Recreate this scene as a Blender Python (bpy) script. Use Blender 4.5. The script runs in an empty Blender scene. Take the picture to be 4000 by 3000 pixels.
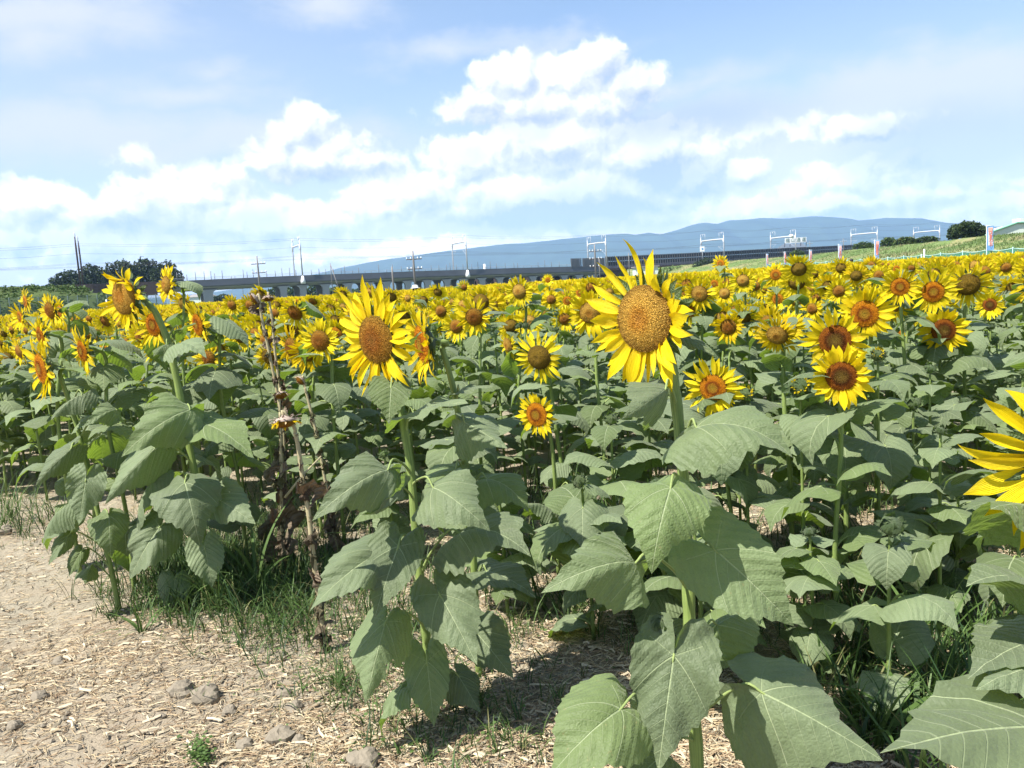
import bpy, math, random
import numpy as np
from mathutils import Vector, Matrix, noise as mnoise
R = math.radians
rnd = random.Random(7)
scn = bpy.context.scene
col = scn.collection

# ------------------------------------------------------------------ camera
FPX = 3300.0                       # focal length in photo pixels (4000 x 3000)
EYE = Vector((0, 0, 1.5))
PITCH = math.atan(400 / FPX); ROLL = R(3.55)
_U0 = Vector((0, math.sin(PITCH), math.cos(PITCH)))
CF = Vector((0, math.cos(PITCH), -math.sin(PITCH)))
CR = Vector((1, 0, 0)) * math.cos(ROLL) - _U0 * math.sin(ROLL)
CU = Vector((1, 0, 0)) * math.sin(ROLL) + _U0 * math.cos(ROLL)
cam_d = bpy.data.cameras.new('camera'); cam = bpy.data.objects.new('camera', cam_d); col.objects.link(cam)
cam_d.sensor_width = 36; cam_d.lens = 36 * FPX / 4000; cam_d.clip_start = 0.05; cam_d.clip_end = 30000
m3 = Matrix((CR, CU, -CF)).transposed()
cam.matrix_world = Matrix.Translation(EYE) @ m3.to_4x4()
scn.camera = cam

def ray(px, py):
    return CF + CR * ((px - 2000) / FPX) + CU * ((1500 - py) / FPX)
def at(px, py, d):                 # world point seen at a photo pixel, d metres along the view axis
    return EYE + ray(px, py) * d
def gnd(px, py, z=0.0):
    r = ray(px, py); return EYE + r * ((z - EYE.z) / r.z)
def hor(px):                       # horizon height in photo pixels
    return 1100 - (px - 2000) * math.tan(ROLL)
def far(px, Y, z=0.0):             # place px across the picture, Y metres ahead
    p = EYE + ray(px, hor(px)) * (Y / ray(px, hor(px)).y); return Vector((p.x, p.y, z))
def farz(px, py, Y):               # world height of pixel py at distance Y
    r = ray(px, py); return (EYE + r * (Y / r.y))
def proj(p):
    v = Vector(p) - EYE; d = v.dot(CF)
    if d <= 0.01: return None
    return (2000 + v.dot(CR) / d * FPX, 1500 - v.dot(CU) / d * FPX, d)

# ------------------------------------------------------------------ light
SUN_AZ = math.atan2(-0.80, -0.50); SUN_EL = R(57)
to_sun = Vector((math.sin(SUN_AZ) * math.cos(SUN_EL), math.cos(SUN_AZ) * math.cos(SUN_EL), math.sin(SUN_EL)))
sl = bpy.data.lights.new('sun', 'SUN'); sun = bpy.data.objects.new('sun', sl); col.objects.link(sun)
sl.energy = 5.0; sl.angle = R(0.53); sl.color = (1.0, 0.955, 0.88)
sun.rotation_euler = to_sun.to_track_quat('Z', 'Y').to_euler()
scn.view_settings.view_transform = 'Standard'; scn.view_settings.look = 'None'
scn.view_settings.exposure = 1.15; scn.view_settings.gamma = 1.0
try: scn.view_settings.use_curve_mapping = False
except Exception: pass
scn.cycles.max_bounces = 8; scn.cycles.transparent_max_bounces = 6; scn.cycles.volume_bounces = 1
scn.cycles.diffuse_bounces = 4; scn.cycles.transmission_bounces = 4
scn.cycles.use_adaptive_sampling = True; scn.cycles.use_denoising = True
scn.cycles.sample_clamp_indirect = 6

# ------------------------------------------------------------------ node helpers
class NT:
    def __init__(s, tree): s.t = tree; s.n = tree.nodes; s.l = tree.links
    def node(s, typ, **kw):
        n = s.n.new(typ)
        for k, v in kw.items(): setattr(n, k, v)
        return n
    def put(s, sock, v):
        if isinstance(v, (int, float)):
            if hasattr(sock.default_value, '__len__'): sock.default_value = [v] * len(sock.default_value)
            else: sock.default_value = v
        elif isinstance(v, (tuple, list)):
            sock.default_value = v if len(v) == len(sock.default_value) else (*v, 1.0)[:len(sock.default_value)]
        else: s.l.new(v, sock)
    def m(s, op, a, b=None, c=None, clamp=False):
        n = s.node('ShaderNodeMath', operation=op, use_clamp=clamp); s.put(n.inputs[0], a)
        if b is not None: s.put(n.inputs[1], b)
        if c is not None: s.put(n.inputs[2], c)
        return n.outputs[0]
    def v(s, op, a, b=None, out=0):
        n = s.node('ShaderNodeVectorMath', operation=op); s.put(n.inputs[0], a)
        if b is not None: s.put(n.inputs[3] if op == 'SCALE' else n.inputs[1], b)
        return n.outputs['Value'] if out else n.outputs[0]
    def xyz(s, x, y, z=0.0):
        n = s.node('ShaderNodeCombineXYZ'); s.put(n.inputs[0], x); s.put(n.inputs[1], y); s.put(n.inputs[2], z); return n.outputs[0]
    def sep(s, a):
        n = s.node('ShaderNodeSeparateXYZ'); s.put(n.inputs[0], a); return n.outputs
    def mix(s, f, a, b, blend='MIX'):
        n = s.node('ShaderNodeMix', data_type='RGBA', blend_type=blend); n.clamp_factor = True
        s.put(n.inputs[0], f); s.put(n.inputs[6], a); s.put(n.inputs[7], b); return n.outputs[2]
    def noise(s, vec, scale=5, detail=3, rough=.5, dist=0.0, color=False):
        n = s.node('ShaderNodeTexNoise'); n.noise_dimensions = '3D'
        if vec is not None: s.put(n.inputs['Vector'], vec)
        n.inputs['Scale'].default_value = scale; n.inputs['Detail'].default_value = detail
        n.inputs['Roughness'].default_value = rough; n.inputs['Distortion'].default_value = dist
        return n.outputs['Color'] if color else n.outputs['Fac']
    def vor(s, vec, scale=5, feature='F1', out='Distance'):
        n = s.node('ShaderNodeTexVoronoi', feature=feature); s.put(n.inputs['Vector'], vec); n.inputs['Scale'].default_value = scale
        return n.outputs[out]
    def ramp(s, f, pts):
        n = s.node('ShaderNodeValToRGB'); s.put(n.inputs[0], f); e = n.color_ramp.elements
        while len(e) < len(pts): e.new(0.5)
        for i, (p, c) in enumerate(pts): e[i].position = p; e[i].color = (*c, 1)
        return n.outputs[0]
    def sstep(s, x, a, b):
        n = s.node('ShaderNodeMapRange', interpolation_type='SMOOTHSTEP'); s.put(n.inputs[0], x); s.put(n.inputs[1], a); s.put(n.inputs[2], b); return n.outputs[0]
    def bump(s, h, strength=.5, dist=.01):
        n = s.node('ShaderNodeBump'); s.put(n.inputs['Height'], h); n.inputs['Strength'].default_value = strength; n.inputs['Distance'].default_value = dist
        return n.outputs[0]

def new_mat(name):
    m = bpy.data.materials.new(name); m.use_nodes = True; m.node_tree.nodes.clear(); return m, NT(m.node_tree)
def finish(nt, shader):
    o = nt.node('ShaderNodeOutputMaterial'); nt.l.new(shader, o.inputs[0])
def principled(nt, colr, rough=.6, spec=.5, normal=None, metal=0.0):
    p = nt.node('ShaderNodeBsdfPrincipled'); nt.put(p.inputs['Base Color'], colr); nt.put(p.inputs['Roughness'], rough)
    nt.put(p.inputs['Specular IOR Level'], spec); nt.put(p.inputs['Metallic'], metal)
    if normal is not None: nt.l.new(normal, p.inputs['Normal'])
    return p
def mixsh(nt, f, a, b):
    n = nt.node('ShaderNodeMixShader'); nt.put(n.inputs[0], f); nt.l.new(a, n.inputs[1]); nt.l.new(b, n.inputs[2]); return n.outputs[0]

# ------------------------------------------------------------------ world: daylight sky with clouds
world = bpy.data.worlds.new('World'); scn.world = world; world.use_nodes = True; world.node_tree.nodes.clear()
W = NT(world.node_tree)
sky = W.node('ShaderNodeTexSky', sky_type='NISHITA'); sky.sun_disc = False
sky.sun_elevation = SUN_EL; sky.sun_rotation = SUN_AZ % (2 * math.pi); sky.air_density = 1.0; sky.dust_density = 0.6; sky.ozone_density = 1.6
def azel(px, py):
    d = ray(px, py).normalized(); return (math.atan2(d.x, d.y), math.asin(d.z))
def blobs_group(name, blobs):
    g = bpy.data.node_groups.new(name, 'ShaderNodeTree')
    g.interface.new_socket('P', in_out='INPUT', socket_type='NodeSocketVector')
    g.interface.new_socket('D', in_out='OUTPUT', socket_type='NodeSocketFloat')
    T = NT(g); gi = T.node('NodeGroupInput'); go = T.node('NodeGroupOutput'); acc = None
    for (px, py, rx, ry) in blobs:
        a, e = azel(px, py); d0 = T.v('SUBTRACT', gi.outputs[0], (a, e, 0))
        d1 = T.v('MULTIPLY', d0, (FPX / rx, FPX / ry, 0)); L = T.v('LENGTH', d1, out=1)
        k = T.m('SUBTRACT', 1.0, L); k = T.m('MULTIPLY', k, min(rx, ry) / 150.0)
        acc = k if acc is None else T.m('SMOOTH_MAX', acc, k, 0.08)
    T.l.new(acc, go.inputs[0]); return g
CUM = [(2350,235,95,95),(2215,310,180,95),(1985,300,130,85),(1830,390,90,50),(2460,320,120,75),(2150,410,390,95),(1800,430,90,30),
       (1850,620,230,110),(2180,560,330,140),(2540,600,270,130),(2720,690,170,95),(1620,750,290,110),(1520,800,200,80),(2150,760,620,130),(2900,670,110,60),
       (1195,490,110,75),(1110,520,70,55),(1330,560,90,45),(1230,620,260,85),(1450,640,180,50),
       (720,760,290,95),(860,715,130,55),(420,830,240,80),(90,790,200,90),(980,890,430,120),(420,950,560,90),(60,930,260,70),
       (3350,700,230,62),(3090,735,130,42),(2920,530,260,40),(3300,505,220,38),(3450,640,130,45),(3880,800,330,60),(3150,800,900,60),(1500,985,1400,45),(520,620,60,35)]
gC = blobs_group('cumulus_field', CUM)
SOFT = [(100,40,560,100),(1260,20,260,75),(860,250,190,45),(130,160,180,90),(3650,400,750,210),(2950,520,760,190),(3500,620,800,190),(1700,210,300,60),(2150,160,300,60),(3700,180,250,60),(700,360,380,70),(300,520,800,120),(900,560,900,110),(2700,320,500,50),(2000,900,2600,110)]
gS = blobs_group('veil_field', SOFT)
tc = W.node('ShaderNodeTexCoord'); dx, dy, dz = W.sep(tc.outputs['Generated'])
az = W.m('ARCTAN2', dx, dy); el = W.m('ARCSINE', dz); P0 = W.xyz(az, el, 0)
def warp(P, scale, amt, detail=4, rough=.6):
    c = W.noise(P, scale, detail, rough, color=True); c = W.v('SUBTRACT', c, (.5, .5, .5)); c = W.v('SCALE', c, amt); return W.v('ADD', P, c)
def grp(g, P):
    n = W.node('ShaderNodeGroup'); n.node_tree = g; W.put(n.inputs[0], P); return n.outputs[0]
Pw = warp(P0, 22, .030, 6, .62)
Pw2 = W.v('MULTIPLY', Pw, (1, 1, 0))
def puffs(P):
    v1 = W.vor(P, 26, 'F1'); v2 = W.vor(P, 62, 'F1'); n = W.noise(P, 60, 5, .62)
    return W.m('ADD', W.m('ADD', W.m('MULTIPLY', W.m('SUBTRACT', .45, v1), .30), W.m('MULTIPLY', W.m('SUBTRACT', .45, v2), .17)), W.m('MULTIPLY', W.m('SUBTRACT', n, .5), .45))
D1 = W.m('ADD', W.m('ADD', grp(gC, Pw2), .10), puffs(Pw2))
shift = (-.006, .011, 0)
Ps = W.v('ADD', Pw2, shift)
D2 = W.m('ADD', W.m('ADD', grp(gC, Ps), .10), puffs(Ps))
cmask = W.sstep(D1, -.05, .20)
lit = W.m('ADD', .80, W.m('MULTIPLY', W.m('SUBTRACT', D1, D2), 1.5), clamp=True)
deep = W.sstep(D1, .15, .9)
SH = [(2250,850,560,110),(3400,830,420,60),(3750,560,420,150),(2750,450,420,90),(600,900,500,60),(1280,700,250,40),(2600,700,330,90),(2000,480,170,35)]
gD = blobs_group('shade_field', SH)
shd = W.sstep(grp(gD, Pw2), -.25, .6)
litf = W.m('SUBTRACT', lit, W.m('MULTIPLY', deep, .10)); litf = W.m('SUBTRACT', litf, W.m('MULTIPLY', shd, .62), clamp=True)
blot = W.noise(Pw2, 15, 4, .55); litf = W.m('ADD', litf, W.m('MULTIPLY', W.m('SUBTRACT', blot, .56), .95), clamp=True)
ccol = W.ramp(litf, [(0.0, (.235, .29, .375)), (.35, (.33, .365, .415)), (.65, (.44, .455, .475)), (1.0, (.66, .655, .65))])
fs = W.noise(W.v('MULTIPLY', P0, (1, 2.6, 1)), 7, 6, .62)
S1 = W.m('ADD', grp(gS, warp(P0, 9, .07, 5, .6)), W.m('MULTIPLY', W.m('SUBTRACT', fs, .5), 1.3))
smask = W.m('MULTIPLY', W.sstep(S1, -.22, .65), .88)
scol = W.mix(shd, (.40, .415, .44), (.29, .335, .405))
hazy = W.m('MULTIPLY', W.m('SUBTRACT', 1.0, W.sstep(el, -.02, .34)), .85)
west = W.m('MULTIPLY', W.sstep(W.m('MULTIPLY', az, -1.0), -.25, .55), W.m('SUBTRACT', 1.0, W.sstep(el, .15, .5)))
hazy = W.m('MAXIMUM', hazy, W.m('MULTIPLY', west, .55))
bg_sky = W.node('ShaderNodeBackground'); W.l.new(sky.outputs[0], bg_sky.inputs[0]); bg_sky.inputs[1].default_value = 0.088
bg_haz = W.node('ShaderNodeBackground'); bg_haz.inputs[0].default_value = (.385, .41, .455, 1); bg_haz.inputs[1].default_value = 1.0
bg_sft = W.node('ShaderNodeBackground'); W.put(bg_sft.inputs[0], scol); bg_sft.inputs[1].default_value = 1
bg_cum = W.node('ShaderNodeBackground'); W.put(bg_cum.inputs[0], ccol); bg_cum.inputs[1].default_value = 1
low = W.m('ADD', 1.0, W.m('MULTIPLY', W.m('SUBTRACT', 1.0, W.sstep(el, .02, .17)), .50))
for b_ in (bg_haz, bg_sft, bg_cum): W.l.new(low, b_.inputs[1])
s = mixsh(W, W.m('MULTIPLY', hazy, .9), bg_sky.outputs[0], bg_haz.outputs[0])
s = mixsh(W, smask, s, bg_sft.outputs[0])
s = mixsh(W, cmask, s, bg_cum.outputs[0])
wo = W.node('ShaderNodeOutputWorld'); W.l.new(s, wo.inputs[0])

# ------------------------------------------------------------------ object helpers
def empty(name, loc=(0, 0, 0), label=None, cat=None, group=None, kind=None):
    o = bpy.data.objects.new(name, None); o.empty_display_size = .05; o.location = loc; col.objects.link(o); tag(o, label, cat, group, kind); return o
def tag(o, label=None, cat=None, group=None, kind=None):
    if label: o['label'] = label
    if cat: o['category'] = cat
    if group: o['group'] = group
    if kind: o['kind'] = kind
    return o
def link(name, mesh, parent=None, mat4=None, **kw):
    o = bpy.data.objects.new(name, mesh)
    if parent is not None: o.parent = parent
    if mat4 is not None: o.matrix_basis = mat4
    col.objects.link(o); tag(o, **kw); return o
class MB:
    """collects polygons for one mesh"""
    def __init__(s): s.v = []; s.f = []; s.uv = []; s.c = []; s.mi = []
    def add(s, vs, fs, uvs=None, cols=None, mi=0):
        b = len(s.v); s.v += [tuple(p) for p in vs]; s.f += [tuple(b + i for i in f) for f in fs]
        s.uv += list(uvs) if uvs is not None else [(0, 0)] * len(vs)
        s.c += list(cols) if cols is not None else [(1, 1, 1)] * len(vs); s.mi += [mi] * len(fs)
    def box(s, c, size, rot=None, mi=0):
        x, y, z = (k / 2 for k in size); vs = [Vector((i * x, j * y, k * z)) for i in (-1, 1) for j in (-1, 1) for k in (-1, 1)]
        if rot is not None: vs = [rot @ v for v in vs]
        c = Vector(c); s.add([v + c for v in vs], [(0, 1, 3, 2), (4, 6, 7, 5), (0, 4, 5, 1), (2, 3, 7, 6), (0, 2, 6, 4), (1, 5, 7, 3)], mi=mi)
    def tube(s, pts, rads, n=8, mi=0, ridge=0.0, cap=True, u0=0.0):
        pts = [Vector(p) for p in pts]; vs = []; uvs = []; L = u0
        up = Vector((0, 0, 1)) if abs((pts[-1] - pts[0]).normalized().z) < .9 else Vector((0, 1, 0))
        side = None
        for i, p in enumerate(pts):
            t = (pts[min(i + 1, len(pts) - 1)] - pts[max(i - 1, 0)]).normalized()
            if side is None: side = t.cross(up).normalized()
            side = (side - t * side.dot(t)).normalized(); b = t.cross(side)
            if i: L += (p - pts[i - 1]).length
            r = rads[i] if hasattr(rads, '__len__') else rads
            for k in range(n):
                a = 2 * math.pi * k / n; rr = r * (1 + (ridge if k % 2 else -ridge))
                vs.append(p + side * math.cos(a) * rr + b * math.sin(a) * rr); uvs.append((k / n, L))
        fs = [(i * n + k, i * n + (k + 1) % n, (i + 1) * n + (k + 1) % n, (i + 1) * n + k) for i in range(len(pts) - 1) for k in range(n)]
        if cap: fs += [tuple(range(n))[::-1], tuple((len(pts) - 1) * n + k for k in range(n))]
        s.add(vs, fs, uvs, mi=mi)
    def mesh(s, name, mats, smooth=True):
        me = bpy.data.meshes.new(name); me.from_pydata(s.v, [], s.f)
        for m in (mats if isinstance(mats, (list, tuple)) else [mats]): me.materials.append(m)
        li = np.empty(len(me.loops), dtype=np.int32); me.loops.foreach_get('vertex_index', li)
        uvl = me.uv_layers.new(name='UVMap'); uvl.data.foreach_set('uv', np.array(s.uv, dtype=np.float32)[li].ravel())
        if any(c != (1, 1, 1) for c in s.c[:50]) or any(c != (1, 1, 1) for c in s.c[-50:]):
            ca = me.color_attributes.new('Col', 'FLOAT_COLOR', 'POINT')
            cc = np.ones((len(s.c), 4), dtype=np.float32); cc[:, :3] = np.array(s.c, dtype=np.float32); ca.data.foreach_set('color', cc.ravel())
        me.polygons.foreach_set('material_index', s.mi); me.polygons.foreach_set('use_smooth', [smooth] * len(s.f)); me.update(); return me
    def obj(s, name, mats, parent=None, smooth=True, **kw):
        return link(name, s.mesh(name, mats, smooth), parent, **kw)
def spline(pts, n):
    """Catmull-Rom through points"""
    pts = [Vector(p) for p in pts]; q = [2 * pts[0] - pts[1]] + pts + [2 * pts[-1] - pts[-2]]; out = []
    for i in range(1, len(q) - 2):
        for k in range(n):
            t = k / n; a, b, c, d = q[i - 1], q[i], q[i + 1], q[i + 2]
            out.append(.5 * ((2 * b) + (c - a) * t + (2 * a - 5 * b + 4 * c - d) * t * t + (3 * b - a - 3 * c + d) * t ** 3))
    out.append(pts[-1]); return out

# ------------------------------------------------------------------ materials
def flat_mat(name, c, rough=.7, spec=.3, var=.12, scale=3.0, metal=0.0, bump=0.0):
    m, t = new_mat(name); g = t.node('ShaderNodeTexCoord'); n = t.noise(g.outputs['Object'], scale, 4, .6)
    f = t.m('ADD', 1 - var, t.m('MULTIPLY', n, 2 * var)); cc = t.v('SCALE', c, f)
    p = principled(t, cc, rough, spec, t.bump(n, bump, .02) if bump else None, metal); finish(t, p.outputs[0]); return m
def leaf_mat(name, top=(.168, .212, .115), under=(.15, .22, .07), trans=(.28, .43, .035), dead=False):
    m, t = new_mat(name); uv = t.node('ShaderNodeUVMap').outputs[0]; x, y, _ = t.sep(uv); ax = t.m('ABSOLUTE', x)
    oi = t.node('ShaderNodeObjectInfo').outputs['Random']
    y0 = t.m('SUBTRACT', y, t.m('ADD', t.m('MULTIPLY', ax, .62), t.m('MULTIPLY', t.m('MULTIPLY', ax, ax), .9)))
    q = t.m('DIVIDE', y0, .135); fr = t.m('ABSOLUTE', t.m('SUBTRACT', t.m('FRACT', t.m('ADD', q, .5)), .5))   # 0 at a vein
    strong = t.m('MULTIPLY', t.m('LESS_THAN', t.m('ABSOLUTE', y0), .03), t.m('LESS_THAN', ax, .42))
    near = t.m('GREATER_THAN', y0, -.07); wid = t.m('SUBTRACT', t.m('ADD', .058, t.m('MULTIPLY', strong, .045)), t.m('MULTIPLY', ax, .085)); wid = t.m('MAXIMUM', wid, .012)
    side = t.m('MULTIPLY', t.m('SUBTRACT', 1.0, t.sstep(t.m('DIVIDE', fr, wid), .35, 1.0)), near)
    side = t.m('MULTIPLY', side, t.m('ADD', .46, t.m('MULTIPLY', strong, .54)))
    mw = t.m('SUBTRACT', .013, t.m('MULTIPLY', y, .009)); mid = t.m('SUBTRACT', 1.0, t.sstep(t.m('DIVIDE', ax, mw), .6, 1.2))
    mid = t.m('MULTIPLY', mid, t.m('GREATER_THAN', y, -.01))
    # veins of the two basal lobes
    lob = t.m('ABSOLUTE', t.m('ADD', y, t.m('MULTIPLY', ax, .45))); lobv = t.m('MULTIPLY', t.m('SUBTRACT', 1.0, t.sstep(lob, .004, .010)), .45)
    lobv = t.m('MULTIPLY', lobv, t.m('LESS_THAN', ax, .30))
    vein = t.m('MAXIMUM', t.m('MAXIMUM', mid, side), lobv)
    net = t.vor(t.xyz(x, y, oi), 26, 'DISTANCE_TO_EDGE'); puck = t.m('SUBTRACT', .5, fr)
    blot = t.noise(t.xyz(x, y, t.m('MULTIPLY', oi, 37.0)), 4.5, 4, .6); fine = t.noise(t.xyz(x, y, oi), 60, 3, .7)
    br = t.m('ADD', .70, t.m('MULTIPLY', oi, .42)); br = t.m('ADD', br, t.m('MULTIPLY', t.m('SUBTRACT', blot, .5), .35)); br = t.m('ADD', br, t.m('MULTIPLY', t.m('SUBTRACT', fine, .5), .25))
    c = t.v('SCALE', top, br)
    hue = t.m('FRACT', t.m('MULTIPLY', oi, 7.31)); c = t.mix(t.m('MULTIPLY', t.m('POWER', hue, 1.6), .75), c, t.v('SCALE', (.115, .165, .045), br))
    sp = t.m('MULTIPLY', t.sstep(t.noise(t.xyz(x, y, t.m('MULTIPLY', oi, 91.0)), 9, 3, .7), .66, .72), t.m('GREATER_THAN', hue, .55))
    c = t.mix(t.m('MULTIPLY', sp, .55), c, (.24, .22, .10) if not dead else (.05, .03, .02))
    c = t.mix(t.m('MULTIPLY', vein, .80), c, (.34, .40, .22) if not dead else (.24, .17, .10))
    h = t.m('ADD', t.m('MULTIPLY', vein, -.6), t.m('ADD', t.m('MULTIPLY', puck, .9), t.m('MULTIPLY', net, .5))); h = t.m('ADD', h, t.m('MULTIPLY', blot, 1.6))
    bp = t.bump(h, .75 if not dead else .9, .006 if not dead else .02)
    geo = t.node('ShaderNodeNewGeometry'); cu = t.mix(t.m('MULTIPLY', vein, .7), t.v('SCALE', under, br), (.30, .38, .16) if not dead else (.2, .14, .08))
    cc = t.mix(geo.outputs['Backfacing'], c, cu)
    p = principled(t, cc, .58, .30 if not dead else .15, bp)
    if not dead:
        nt_ = p.inputs.get('Sheen Weight'); 
        if nt_ is not None: nt_.default_value = .16; p.inputs['Sheen Roughness'].default_value = .5; p.inputs['Sheen Tint'].default_value = (.95, 1, .82, 1)
    tr = t.node('ShaderNodeBsdfTranslucent'); t.put(tr.inputs[0], t.v('SCALE', trans, br)); t.l.new(bp, tr.inputs['Normal'])
    finish(t, mixsh(t, .28 if not dead else .12, p.outputs[0], tr.outputs[0])); return m
def petal_mat(name, c1=(.94, .74, .012), c2=(.91, .62, .008)):
    m, t = new_mat(name); uv = t.node('ShaderNodeUVMap').outputs[0]; x, y, _ = t.sep(uv)
    oi = t.node('ShaderNodeObjectInfo').outputs['Random']
    ln = t.noise(t.xyz(t.m('MULTIPLY', x, 1.2), t.m('MULTIPLY', y, 16.0), t.m('MULTIPLY', oi, 20.0)), 1.0, 3, .6)
    line = t.m('ABSOLUTE', t.m('SINE', t.m('MULTIPLY', y, 17.0)))
    h = t.m('ADD', ln, t.m('MULTIPLY', line, .45))
    k = t.m('ADD', t.m('MULTIPLY', t.m('SUBTRACT', 1.0, t.sstep(x, 0.0, .35)), .55), t.m('MULTIPLY', t.m('SUBTRACT', 1.0, ln), .35))
    c = t.mix(k, c1, c2); c = t.v('SCALE', c, t.m('ADD', .88, t.m('MULTIPLY', oi, .2)))
    bp = t.bump(h, .8, .0030)
    p = principled(t, c, .5, .25, bp); tr = t.node('ShaderNodeBsdfTranslucent'); t.put(tr.inputs[0], (.95, .70, .004, 1)); t.l.new(bp, tr.inputs['Normal'])
    finish(t, mixsh(t, .36, p.outputs[0], tr.outputs[0])); return m
def disc_mat(name, stops, scale=1.0):
    """stops: colour against radius (0 centre .. 1 rim)"""
    m, t = new_mat(name); uv = t.node('ShaderNodeUVMap').outputs[0]; r = t.v('LENGTH', uv, out=1)
    oi = t.node('ShaderNodeObjectInfo').outputs['Random']
    vec = t.v('ADD', uv, t.xyz(oi, oi, oi)); v1 = t.vor(vec, 22); n = t.noise(vec, 5, 3, .6)
    rr = t.m('ADD', r, t.m('MULTIPLY', t.m('SUBTRACT', n, .5), .25)); c = t.ramp(rr, stops)
    c = t.v('SCALE', c, t.m('ADD', 1.25, t.m('MULTIPLY', v1, -.9)))
    vr = t.noise(t.v('SCALE', uv, 40.0), 1.0, 1, .5); c = t.v('SCALE', c, t.m('ADD', .7, t.m('MULTIPLY', vr, .6)))
    p = principled(t, c, .75, .15, t.bump(v1, .8, .01)); finish(t, p.outputs[0]); return m
def stem_mat(name, c1, c2):
    m, t = new_mat(name); uv = t.node('ShaderNodeUVMap').outputs[0]; x, y, _ = t.sep(uv)
    st = t.noise(t.xyz(t.m('MULTIPLY', x, 22.0), t.m('MULTIPLY', y, 3.5), 0.0), 1.0, 4, .65); n2 = t.noise(t.xyz(x, t.m('MULTIPLY', y, 9.0), 3.0), 2.0, 4, .6)
    c = t.mix(t.sstep(st, .35, .65), c1, c2); c = t.v('SCALE', c, t.m('ADD', .75, t.m('MULTIPLY', n2, .5)))
    sp = t.noise(t.xyz(t.m('MULTIPLY', x, 60.0), t.m('MULTIPLY', y, 260.0), 0.0), 1.0, 2, .5)
    p = principled(t, c, .6, .3, t.bump(t.m('ADD', st, t.m('MULTIPLY', sp, .5)), .6, .003)); finish(t, p.outputs[0]); return m
def attr_mat(name, rough=.8, spec=.2, trans=0.0, bump=0.0):
    m, t = new_mat(name); a = t.node('ShaderNodeAttribute', attribute_name='Col').outputs['Color']
    g = t.node('ShaderNodeTexCoord').outputs['Object']; n = t.noise(g, 60, 3, .6); c = t.v('SCALE', a, t.m('ADD', .75, t.m('MULTIPLY', n, .5)))
    p = principled(t, c, rough, spec, t.bump(n, bump, .004) if bump else None); sh = p.outputs[0]
    if trans: tr = t.node('ShaderNodeBsdfTranslucent'); t.put(tr.inputs[0], c); sh = mixsh(t, trans, sh, tr.outputs[0])
    finish(t, sh); return m
M = {}
M['leaf'] = leaf_mat('sunflower_leaf')
M['dead_leaf'] = leaf_mat('withered_leaf', (.23, .175, .125), (.24, .19, .135), (.20, .09, .03), dead=True)
M['petal'] = petal_mat('petal_yellow')
M['petal_pale'] = petal_mat('petal_lemon', (.95, .79, .018), (.92, .67, .010))
M['petal_deep'] = petal_mat('petal_golden', (.92, .66, .008), (.88, .53, .006))
M['d_tan'] = disc_mat('disc_tan', [(0, (.42, .19, .03)), (.22, (.56, .27, .035)), (.5, (.66, .40, .07)), (.8, (.50, .30, .055)), (1.0, (.28, .15, .025))])
M['d_brown'] = disc_mat('disc_brown', [(0, (.25, .11, .015)), (.35, (.34, .125, .015)), (.7, (.44, .215, .028)), (1.0, (.28, .17, .022))])
M['d_orange'] = disc_mat('disc_orange', [(0, (.36, .24, .02)), (.32, (.42, .20, .015)), (.45, (.26, .06, .005)), (.62, (.62, .22, .008)), (.85, (.66, .27, .010)), (1.0, (.30, .12, .010))])
M['d_dark'] = disc_mat('disc_dark', [(0, (.20, .13, .02)), (.40, (.15, .075, .012)), (.56, (.13, .035, .006)), (.75, (.36, .11, .010)), (1.0, (.28, .10, .010))])
M['d_olive'] = disc_mat('disc_olive', [(0, (.26, .16, .02)), (.5, (.30, .19, .022)), (1.0, (.16, .10, .015))])
M['stem'] = stem_mat('green_stem', (.13, .19, .050), (.24, .31, .085))
M['petiole'] = stem_mat('leaf_stalk', (.19, .26, .08), (.30, .36, .13))
M['bract'] = leaf_mat('green_bract', (.075, .125, .045), (.09, .15, .04), (.12, .22, .02))
M['dry_stem'] = stem_mat('dry_stem', (.33, .28, .15), (.44, .39, .24))
M['straw'] = attr_mat('straw_bits', .8, .2)
M['grass'] = attr_mat('grass_blades', .55, .35, .35)
M['foliage'] = attr_mat('tree_foliage', .6, .3, .25)
M['clod'] = flat_mat('dried_mud', (.215, .185, .14), .95, .1, .22, 14, bump=.8)
M['bark'] = flat_mat('bark', (.10, .08, .06), .9, .1, .3, 3, bump=.6)
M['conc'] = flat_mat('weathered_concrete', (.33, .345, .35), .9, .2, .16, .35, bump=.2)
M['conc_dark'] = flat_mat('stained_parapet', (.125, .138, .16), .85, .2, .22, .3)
M['barrier'] = flat_mat('barrier_panel', (.018, .022, .032), .5, .4, .25, .8)
M['barrier_grey'] = flat_mat('grey_barrier', (.10, .125, .155), .6, .4, .12, .4)
M['barrier_post'] = flat_mat('barrier_post', (.16, .16, .17), .7, .3, .1, 1)
M['galv'] = flat_mat('galvanised_steel', (.50, .52, .55), .45, .5, .06, 2, .1)
M['pole'] = flat_mat('concrete_pole', (.24, .225, .215), .85, .2, .12, 2)
M['rust'] = flat_mat('rusty_steel', (.085, .062, .055), .85, .2, .25, 1.5)
M['white'] = flat_mat('white_paint', (.78, .79, .78), .6, .3, .05, 1)
M['wire'] = flat_mat('cable', (.08, .08, .09), .6, .3, .05, 1)
M['roof'] = flat_mat('pale_roof', (.62, .68, .60), .6, .3, .04, .3)
M['rooftrim'] = flat_mat('green_trim', (.20, .42, .30), .6, .3, .05, .3)
M['netting'] = flat_mat('green_netting', (.070, .225, .150), .7, .2, .14, .7)
M['nettop'] = flat_mat('net_top_tape', (.38, .62, .58), .6, .3, .06, 1)
M['ban_blue'] = flat_mat('banner_blue', (.20, .40, .72), .7, .2, .1, 3)
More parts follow.
